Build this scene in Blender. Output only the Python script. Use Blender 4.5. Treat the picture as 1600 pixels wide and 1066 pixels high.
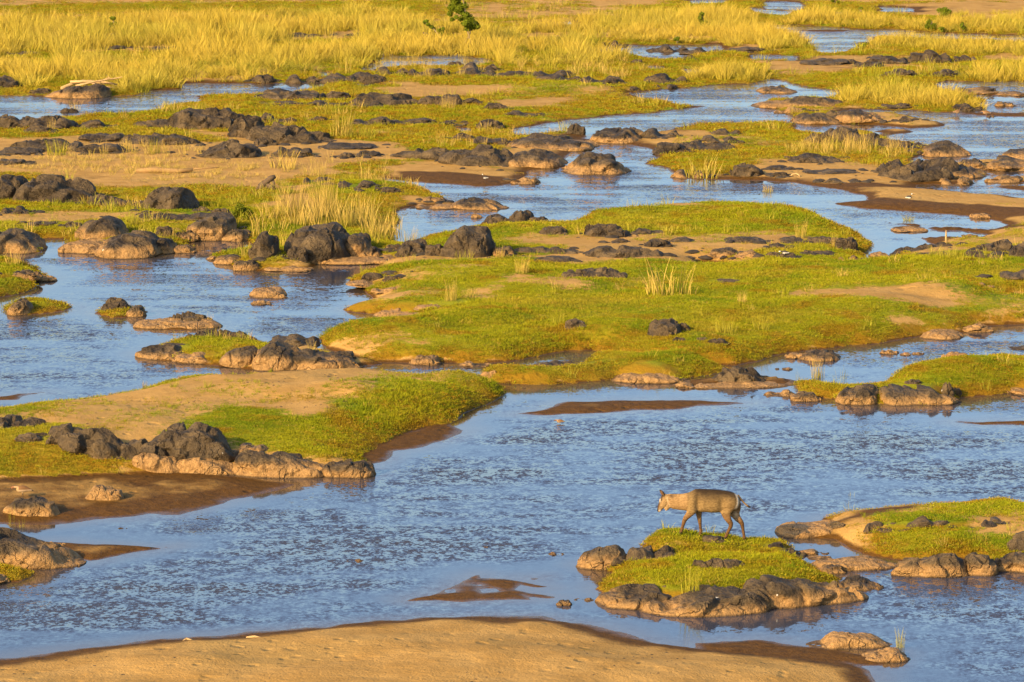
import bpy, bmesh, math, random
import numpy as np
from mathutils import Vector, Matrix

# ------------------------------------------------------------------ camera, sky, sun, exposure
S = bpy.context.scene
for o in list(bpy.data.objects):
    bpy.data.objects.remove(o)
FPX, CAMZ, PITCH = 6400.0, 20.0, math.atan(999.0 / 6400.0)     # focal length in photo pixels (1600 wide), eye height, tilt
cam = bpy.data.objects.new('camera', bpy.data.cameras.new('camera'))
S.collection.objects.link(cam)
cam.location = (0, 0, CAMZ)
cam.rotation_euler = (math.pi / 2 - PITCH, 0, 0)
cam.data.sensor_width = 36.0
cam.data.lens = 36.0 * FPX / 1600.0
cam.data.clip_start = 1.0
cam.data.clip_end = 30000.0
S.camera = cam

SUN_EL, SUN_AZ = math.radians(23.0), math.radians(42.0)        # low sun, behind the viewer and to the left
to_sun = Vector((-math.sin(SUN_AZ) * math.cos(SUN_EL), -math.cos(SUN_AZ) * math.cos(SUN_EL), math.sin(SUN_EL)))
W = bpy.data.worlds.new('World')
S.world = W
W.use_nodes = True
wn = W.node_tree
sky = wn.nodes.new('ShaderNodeTexSky')
sky.sky_type = 'NISHITA'
sky.sun_disc = False
sky.sun_elevation = SUN_EL
sky.sun_rotation = math.atan2(to_sun.x, to_sun.y)
sky.air_density = 1.0
sky.dust_density = 3.2
sky.ozone_density = 3.4
bg = wn.nodes.get('Background')
wn.links.new(sky.outputs[0], bg.inputs[0])
bg.inputs[1].default_value = 0.15
sun = bpy.data.objects.new('sun', bpy.data.lights.new('sun', 'SUN'))
S.collection.objects.link(sun)
sun.rotation_euler = to_sun.to_track_quat('Z', 'Y').to_euler()
sun.location = (0, 0, 60)
sun.data.energy = 4.3
sun.data.angle = math.radians(0.6)
sun.data.color = (1.0, 0.71, 0.33)
S.view_settings.view_transform = 'Standard'
S.view_settings.look = 'None'
S.view_settings.exposure = 1.12
S.view_settings.gamma = 1.0
S.view_settings.use_curve_mapping = False
S.cycles.max_bounces = 5
S.cycles.diffuse_bounces = 2
S.cycles.glossy_bounces = 3
S.cycles.caustics_reflective = False
S.cycles.caustics_refractive = False
S.cycles.use_denoising = True

RNG = np.random.default_rng(7)
random.seed(7)
COL = S.collection

# ------------------------------------------------------------------ helpers
SP, CP = math.sin(PITCH), math.cos(PITCH)


def unproj(u, v, z=0.0):
    """photo pixel -> point of the horizontal plane at height z"""
    u = np.asarray(u, float); v = np.maximum(np.asarray(v, float), -455.0)
    dx = (u - 800.0) / FPX; dv = (533.0 - v) / FPX
    dy = CP + SP * dv; dz = -SP + CP * dv
    t = (z - CAMZ) / dz
    return t * dx, t * dy


def plane_px(x, y):
    """ground plane point -> photo pixel (terrain lookup only)"""
    cz = y * CP + CAMZ * SP
    cy = y * SP - CAMZ * CP
    return 800.0 + FPX * x / cz, 533.0 - FPX * cy / cz


def px_per_m(y, z=0.0):
    return FPX / (y * CP + (CAMZ - z) * SP)


def vnoise(p, seed=0):
    p = np.asarray(p, float)
    i = np.floor(p).astype(np.int64); f = p - i
    w = f * f * (3 - 2 * f)
    out = np.zeros(len(p))
    for c in range(8):
        o = ((c >> 0) & 1, (c >> 1) & 1, (c >> 2) & 1)
        h = ((i[:, 0] + o[0]) * 374761393 + (i[:, 1] + o[1]) * 668265263 + (i[:, 2] + o[2]) * 1440662683 + seed * 1274126177) & 0xffffffff
        h = ((h ^ (h >> 13)) * 1274126177) & 0xffffffff
        h = ((h ^ (h >> 15)) * 2246822519) & 0xffffffff
        h = h ^ (h >> 16)
        wt = (w[:, 0] if o[0] else 1 - w[:, 0]) * (w[:, 1] if o[1] else 1 - w[:, 1]) * (w[:, 2] if o[2] else 1 - w[:, 2])
        out += wt * (h / 4294967295.0)
    return out * 2 - 1


def fbm(p, octv=3, seed=0, gain=0.5):
    a, s, r = 1.0, 0.0, 0.0
    p = np.asarray(p, float)
    for k in range(octv):
        r = r + a * vnoise(p * 2.0 ** k + 17.3 * k, seed + k); s += a; a *= gain
    return r / s


def n2(x, y, scale, seed=0, octv=2):
    return fbm(np.stack([x * scale, y * scale, np.full_like(x, 0.37 + seed)], 1), octv, seed)


def sstep(a, b, x):
    t = np.clip((x - a) / (b - a), 0, 1)
    return t * t * (3 - 2 * t)


def mesh_np(name, verts, faces, smooth=True, mat=None):
    me = bpy.data.meshes.new(name)
    me.from_pydata([tuple(v) for v in verts], [], [tuple(int(i) for i in f) for f in faces])
    if smooth:
        me.polygons.foreach_set('use_smooth', [True] * len(me.polygons))
    if mat:
        me.materials.append(mat)
    me.update()
    return me


def attr(me, name, data, typ='FLOAT'):
    a = me.attributes.new(name, typ, 'POINT')
    a.data.foreach_set('value' if typ in ('FLOAT', 'INT') else ('color' if 'COLOR' in typ else 'vector'), np.asarray(data).ravel())


def obj(name, me, parent=None, label=None, category=None, group=None, kind=None):
    o = bpy.data.objects.new(name, me)
    COL.objects.link(o)
    if parent is not None:
        o.parent = parent
    for k, v in (('label', label), ('category', category), ('group', group), ('kind', kind)):
        if v:
            o[k] = v
    return o


# ------------------------------------------------------------------ node helper
class N:
    def __init__(self, name):
        self.m = bpy.data.materials.new(name)
        self.m.use_nodes = True
        self.t = self.m.node_tree
        self.b = self.t.nodes['Principled BSDF']

    def node(self, typ, **kw):
        n = self.t.nodes.new(typ)
        for k, v in kw.items():
            setattr(n, k, v)
        return n

    def set(self, sock, v):
        if isinstance(v, bpy.types.NodeSocket):
            self.t.links.new(v, sock)
        elif isinstance(v, (tuple, list)) and sock.type == 'RGBA' and len(v) == 3:
            sock.default_value = (*v, 1)
        else:
            sock.default_value = v

    def out(self, name, v):
        self.set(self.b.inputs[name], v)

    def math(self, op, a, b=0.0, c=0.0, clamp=False):
        n = self.node('ShaderNodeMath', operation=op, use_clamp=clamp)
        self.set(n.inputs[0], a); self.set(n.inputs[1], b); self.set(n.inputs[2], c)
        return n.outputs[0]

    def vmath(self, op, a, b=(0, 0, 0)):
        n = self.node('ShaderNodeVectorMath', operation=op)
        self.set(n.inputs[0], a); self.set(n.inputs[1], b)
        return n.outputs[0]

    def pos(self):
        return self.node('ShaderNodeNewGeometry').outputs['Position']

    def attr(self, name, typ='GEOMETRY', out='Fac'):
        n = self.node('ShaderNodeAttribute', attribute_name=name, attribute_type=typ)
        return n.outputs[out]

    def noise(self, vec, scale, detail=2.0, rough=0.5, out='Fac'):
        n = self.node('ShaderNodeTexNoise')
        self.set(n.inputs['Vector'], vec); n.inputs['Scale'].default_value = scale
        n.inputs['Detail'].default_value = detail; n.inputs['Roughness'].default_value = rough
        return n.outputs[out]

    def ramp(self, fac, a, b, lo=0.0, hi=1.0):
        n = self.node('ShaderNodeMapRange', interpolation_type='SMOOTHSTEP')
        self.set(n.inputs['Value'], fac)
        n.inputs['From Min'].default_value = a; n.inputs['From Max'].default_value = b
        n.inputs['To Min'].default_value = lo; n.inputs['To Max'].default_value = hi
        return n.outputs[0]

    def mix(self, fac, a, b, blend='MIX'):
        n = self.node('ShaderNodeMix', data_type='RGBA', blend_type=blend)
        self.set(n.inputs[0], fac); self.set(n.inputs[6], a); self.set(n.inputs[7], b)
        return n.outputs[2]

    def bump(self, h, strength, dist):
        n = self.node('ShaderNodeBump')
        self.set(n.inputs['Height'], h); n.inputs['Strength'].default_value = strength; n.inputs['Distance'].default_value = dist
        return n.outputs[0]


# ------------------------------------------------------------------ materials
GREEN, YELLOW, RUST, STRAW = (0.112, 0.150, 0.005), (0.205, 0.200, 0.007), (0.195, 0.100, 0.007), (0.36, 0.225, 0.045)


def grass_colour(n, p, dry=None):
    a = n.noise(p, 0.30, 3.0, 0.6)
    b = n.noise(p, 1.7, 3.0, 0.6)
    c = n.noise(p, 0.75, 2.0, 0.5)
    col = n.mix(n.ramp(a, 0.36, 0.60), GREEN, YELLOW)
    col = n.mix(n.math('MULTIPLY', n.ramp(b, 0.48, 0.72), 0.55), col, YELLOW)
    col = n.mix(n.math('MULTIPLY', n.ramp(c, 0.52, 0.72), 0.75), col, RUST)
    zz = n.node('ShaderNodeSeparateXYZ'); n.set(zz.inputs[0], p)
    bank = n.math('MULTIPLY', n.ramp(zz.outputs[2], 0.10, 0.34, 1.0, 0.0), n.ramp(n.noise(p, 1.1, 3.0, 0.6), 0.40, 0.58, 0.0, 0.85))
    col = n.mix(bank, col, RUST)
    col = n.mix(n.math('MULTIPLY', n.ramp(n.noise(p, 0.13, 3.0, 0.65), 0.50, 0.66), 0.5), col, (0.27, 0.19, 0.02))
    if dry is not None:
        col = n.mix(dry, col, STRAW)
    return col


def mat_ground():
    n = N('bank_soil_and_turf')
    p = n.pos()
    g, wet, dry = n.attr('grass'), n.attr('wet'), n.attr('dry')
    fine = n.noise(p, 5.0, 5.0, 0.65)
    mid = n.noise(p, 0.9, 4.0, 0.6)
    big = n.noise(p, 0.22, 3.0, 0.55)
    sand = n.mix(n.ramp(mid, 0.3, 0.7), (0.39, 0.225, 0.066), (0.31, 0.172, 0.045))
    sand = n.mix(n.math('MULTIPLY', n.ramp(fine, 0.55, 0.8), 0.5), sand, (0.20, 0.12, 0.045))
    sand = n.mix(n.math('MULTIPLY', n.ramp(big, 0.5, 0.7), 0.4), sand, (0.29, 0.19, 0.06))
    mud = n.mix(n.ramp(fine, 0.35, 0.7), (0.098, 0.045, 0.008), (0.060, 0.027, 0.005))
    w = n.ramp(n.math('ADD', wet, n.math('MULTIPLY', n.math('SUBTRACT', mid, 0.5), 0.5)), 0.35, 0.75)
    sand = n.mix(w, sand, mud)
    turf = grass_colour(n, p, n.math('MULTIPLY', dry, 0.8))
    turf = n.mix(n.math('MULTIPLY', n.attr('slope'), n.ramp(mid, 0.3, 0.6, 0.35, 0.9)), turf, RUST)
    turf = n.mix(n.math('MULTIPLY', n.ramp(fine, 0.5, 0.75), 0.45), turf, (0.055, 0.050, 0.006))
    gg = n.math('ADD', g, n.math('ADD', n.math('MULTIPLY', n.math('SUBTRACT', mid, 0.5), 1.3), n.math('MULTIPLY', n.math('SUBTRACT', fine, 0.5), 1.2)))
    col = n.mix(n.ramp(gg, 0.34, 0.66), sand, turf)
    n.out('Base Color', col)
    zw = n.node('ShaderNodeSeparateXYZ'); n.set(zw.inputs[0], p)
    film = n.ramp(n.math('ADD', zw.outputs[2], n.math('MULTIPLY', n.math('SUBTRACT', mid, 0.5), 0.05)), 0.002, 0.026, 1.0, 0.0)
    n.out('Roughness', n.math('SUBTRACT', n.ramp(w, 0.0, 1.0, 0.95, 0.75), n.math('MULTIPLY', film, 0.5)))
    n.out('Specular IOR Level', n.math('ADD', 0.06, n.math('MULTIPLY', film, 0.22)))
    h = n.math('ADD', fine, n.math('MULTIPLY', n.noise(p, 18.0, 3.0), 0.5))
    h = n.math('ADD', h, n.math('ADD', n.math('MULTIPLY', mid, 1.0), n.math('MULTIPLY', n.noise(p, 2.6, 4.0, 0.7), 0.4)))
    vd = n.node('ShaderNodeTexVoronoi', feature='SMOOTH_F1'); n.set(vd.inputs['Vector'], n.vmath('MULTIPLY', p, (1.0, 0.8, 0.0))); vd.inputs['Scale'].default_value = 2.4
    dent = n.math('MULTIPLY', n.ramp(vd.outputs['Distance'], 0.05, 0.30, -1.0, 0.0), n.ramp(big, 0.44, 0.56, 0.0, 1.0))
    h = n.math('ADD', h, n.math('MULTIPLY', dent, 0.9))
    n.out('Normal', n.bump(h, 0.7, 0.06))
    return n.m


def mat_water():
    n = N('river_water')
    p = n.pos()
    rip, shal = n.attr('ripple'), n.attr('shallow')
    q = n.vmath('MULTIPLY', p, (0.8, 0.7, 1.0))
    r1 = n.noise(q, 4.6, 3.0, 0.6, 'Color')
    r2 = n.noise(q, 15.0, 2.0, 0.6, 'Color')
    r3 = n.noise(p, 0.55, 2.0, 0.5, 'Color')
    half = (0.5, 0.5, 0.5)
    d = n.vmath('ADD', n.vmath('MULTIPLY', n.vmath('SUBTRACT', r1, half), (0.50, 1.25, 0)), n.vmath('MULTIPLY', n.vmath('SUBTRACT', r2, half), (0.60, 1.45, 0)))
    d = n.vmath('ADD', d, (0.0, -0.055, 0.0))
    streak = n.noise(n.vmath('MULTIPLY', p, (0.16, 0.30, 1.0)), 1.0, 4.0, 0.62)
    line = n.noise(n.vmath('MULTIPLY', p, (0.045, 0.42, 1.0)), 1.0, 3.0, 0.6)
    amt = n.math('MULTIPLY', n.math('MULTIPLY', rip, n.ramp(streak, 0.38, 0.62, 0.12, 1.30)), n.ramp(line, 0.38, 0.60, 0.22, 1.2))
    sc = n.node('ShaderNodeVectorMath', operation='SCALE')
    n.set(sc.inputs[0], d); n.set(sc.inputs[3], amt)
    cl = n.vmath('MINIMUM', sc.outputs[0], (9.0, 0.045, 9.0))      # short steep faces, long flat backs: wavelets run down-river
    nrm = n.vmath('ADD', (0, 0, 1), cl)
    nrm = n.vmath('ADD', nrm, n.vmath('MULTIPLY', n.vmath('SUBTRACT', r3, half), (0.02, 0.02, 0)))
    n.out('Normal', n.vmath('NORMALIZE', nrm))
    n.out('Base Color', n.mix(shal, (0.034, 0.038, 0.056), (0.070, 0.046, 0.022)))
    n.out('Roughness', 0.06)
    n.out('IOR', 1.38)
    return n.m


def mat_rock():
    n = N('dark_river_rock')
    p = n.pos()
    z = n.node('ShaderNodeSeparateXYZ'); n.set(z.inputs[0], p)
    line = n.attr('silt_line', 'OBJECT')
    a = n.noise(p, 1.4, 5.0, 0.62)
    b = n.noise(p, 7.0, 5.0, 0.65)
    vor = n.node('ShaderNodeTexVoronoi', feature='DISTANCE_TO_EDGE')
    wob = n.vmath('ADD', p, n.vmath('SCALE', n.noise(p, 1.8, 3.0, 0.6, 'Color')))
    n.set(vor.inputs['Vector'], wob); vor.inputs['Scale'].default_value = 0.55
    crack = n.ramp(vor.outputs[0], 0.0, 0.02)
    col = n.mix(n.ramp(n.math('ADD', n.math('MULTIPLY', a, 0.6), n.math('MULTIPLY', b, 0.4)), 0.36, 0.66), (0.016, 0.011, 0.007), (0.125, 0.084, 0.040))
    col = n.mix(n.math('MULTIPLY', n.ramp(b, 0.5, 0.72), 0.6), col, (0.018, 0.014, 0.012))
    ii = n.node('ShaderNodeObjectInfo')
    col = n.mix(n.math('MULTIPLY', ii.outputs['Random'], 0.35), col, (0.095, 0.065, 0.032))
    silt = n.mix(n.ramp(b, 0.35, 0.7), (0.29, 0.165, 0.058), (0.20, 0.110, 0.040))
    silt = n.mix(n.math('MULTIPLY', n.ramp(a, 0.56, 0.75), 0.6), silt, (0.12, 0.075, 0.038))
    lim = n.math('SUBTRACT', n.math('ADD', line, n.math('MULTIPLY', n.math('SUBTRACT', a, 0.5), 0.38)), z.outputs[2])
    col = n.mix(n.ramp(n.math('ADD', lim, n.math('MULTIPLY', n.math('SUBTRACT', b, 0.5), 0.22)), -0.09, 0.11), col, silt)
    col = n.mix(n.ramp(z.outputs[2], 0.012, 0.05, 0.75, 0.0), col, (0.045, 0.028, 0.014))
    spot = n.noise(p, 4.3, 1.0, 0.5)
    col = n.mix(n.math('MULTIPLY', n.ramp(spot, 0.81, 0.825), 0.8), col, (0.6, 0.56, 0.48))
    col = n.mix(n.math('MULTIPLY', n.math('SUBTRACT', 1.0, crack), 0.35), col, (0.02, 0.016, 0.012))
    n.out('Base Color', col)
    n.out('Roughness', n.ramp(b, 0.3, 0.7, 0.6, 0.9))
    n.out('Specular IOR Level', 0.2)
    h = n.math('ADD', n.math('MULTIPLY', a, 1.0), n.math('ADD', n.math('MULTIPLY', b, 0.45), n.math('MULTIPLY', crack, 0.15)))
    n.out('Normal', n.bump(h, 0.9, 0.30))
    return n.m


def mat_tuft():
    n = N('short_turf_blades')
    p = n.pos()
    ii = n.node('ShaderNodeObjectInfo')
    r = ii.outputs['Random']
    col = grass_colour(n, p)
    col = n.mix(n.math('MULTIPLY', n.ramp(r, 0.55, 1.0), 0.5), col, (0.24, 0.20, 0.012))
    col = n.mix(n.ramp(r, 0.93, 0.95, 0.0, 0.6), col, STRAW)
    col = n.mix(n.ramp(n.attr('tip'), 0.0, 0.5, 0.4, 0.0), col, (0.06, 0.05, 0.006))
    n.out('Base Color', col); n.out('Roughness', 0.7); n.out('Specular IOR Level', 0.03)
    return n.m


def mat_simple_leaf(name, c0, c1, c2=None, patch=0.25, base=None, rough=0.6):
    n = N(name)
    p = n.pos()
    r = n.node('ShaderNodeObjectInfo').outputs['Random']
    a = n.noise(p, patch, 3.0, 0.6)
    col = n.mix(n.ramp(a, 0.38, 0.62), c0, c1)
    col = n.mix(n.math('MULTIPLY', r, 0.6), col, c2 or c1)
    col = n.mix(n.ramp(r, 0.72, 1.0, 0.0, 0.55), col, tuple(q * 0.45 for q in c1))
    hv = n.attr('hue')
    col = n.mix(n.math('MULTIPLY', hv, 0.55), col, c2 or c0)
    if base:
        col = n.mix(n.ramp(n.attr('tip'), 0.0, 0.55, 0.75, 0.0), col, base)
    n.out('Base Color', col); n.out('Roughness', rough); n.out('Specular IOR Level', 0.05)
    return n.m


def mat_plain(name, col, rough=0.7, var=0.25, scale=6.0):
    n = N(name)
    p = n.pos()
    f = n.noise(p, scale, 4.0, 0.6)
    n.out('Base Color', n.mix(n.ramp(f, 0.3, 0.7), col, tuple(c * (1 - var) for c in col)))
    n.out('Roughness', rough); n.out('Specular IOR Level', 0.3)
    n.out('Normal', n.bump(f, 0.3, 0.02))
    return n.m


def mat_vcol(name, grain=45.0, amt=0.3, rough=0.75, stretch=(1, 1, 1)):
    n = N(name)
    c = n.attr('paint', out='Color')
    p = n.node('ShaderNodeTexCoord').outputs['Object']
    f = n.noise(n.vmath('MULTIPLY', p, stretch), grain, 3.0, 0.6)
    n.out('Base Color', n.mix(n.math('MULTIPLY', n.ramp(f, 0.35, 0.7), amt), c, n.mix(1.0, c, (0.35, 0.3, 0.25), 'MULTIPLY')))
    n.out('Roughness', rough); n.out('Specular IOR Level', 0.2)
    n.out('Normal', n.bump(f, 0.25, 0.01))
    return n.m


M_GROUND, M_WATER, M_ROCK, M_TUFT = mat_ground(), mat_water(), mat_rock(), mat_tuft()
M_HERB = mat_simple_leaf('waterside_herb_leaf', (0.14, 0.18, 0.006), (0.22, 0.22, 0.008), (0.25, 0.17, 0.012), 0.5)
M_BANKHERB = mat_simple_leaf('bank_herb_leaf', (0.225, 0.135, 0.008), (0.19, 0.17, 0.005), (0.25, 0.11, 0.008), 0.6)
M_RUBBLE = mat_plain('dark_stone_chips', (0.05, 0.036, 0.022), 0.85, 0.6, 3.0)
M_REED = mat_simple_leaf('golden_reed_leaf', (0.37, 0.260, 0.022), (0.235, 0.215, 0.012), (0.46, 0.33, 0.06), 0.10, (0.25, 0.19, 0.015))
M_DRYREED = mat_simple_leaf('dry_reed_stalk', (0.36, 0.245, 0.055), (0.22, 0.185, 0.022), (0.46, 0.30, 0.085), 0.5, (0.19, 0.165, 0.02))
M_GREENREED = mat_simple_leaf('green_reed_leaf', (0.15, 0.17, 0.008), (0.21, 0.20, 0.010), (0.30, 0.24, 0.03), 0.5)
M_BUSH = mat_simple_leaf('bush_leaf', (0.055, 0.085, 0.006), (0.095, 0.125, 0.008), (0.13, 0.14, 0.008), 0.8)
M_TREELEAF = mat_simple_leaf('tree_leaf', (0.050, 0.085, 0.005), (0.085, 0.120, 0.006), (0.13, 0.145, 0.008), 1.5)
M_BARK = mat_plain('pale_bark', (0.25, 0.18, 0.10), 0.85)
M_DRIFT = mat_plain('bleached_driftwood', (0.40, 0.26, 0.11), 0.85)
M_LOG = mat_plain('weathered_log', (0.26, 0.155, 0.055), 0.85)
M_DEADWOOD = mat_plain('weathered_dark_wood', (0.10, 0.065, 0.035), 0.9)
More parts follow.
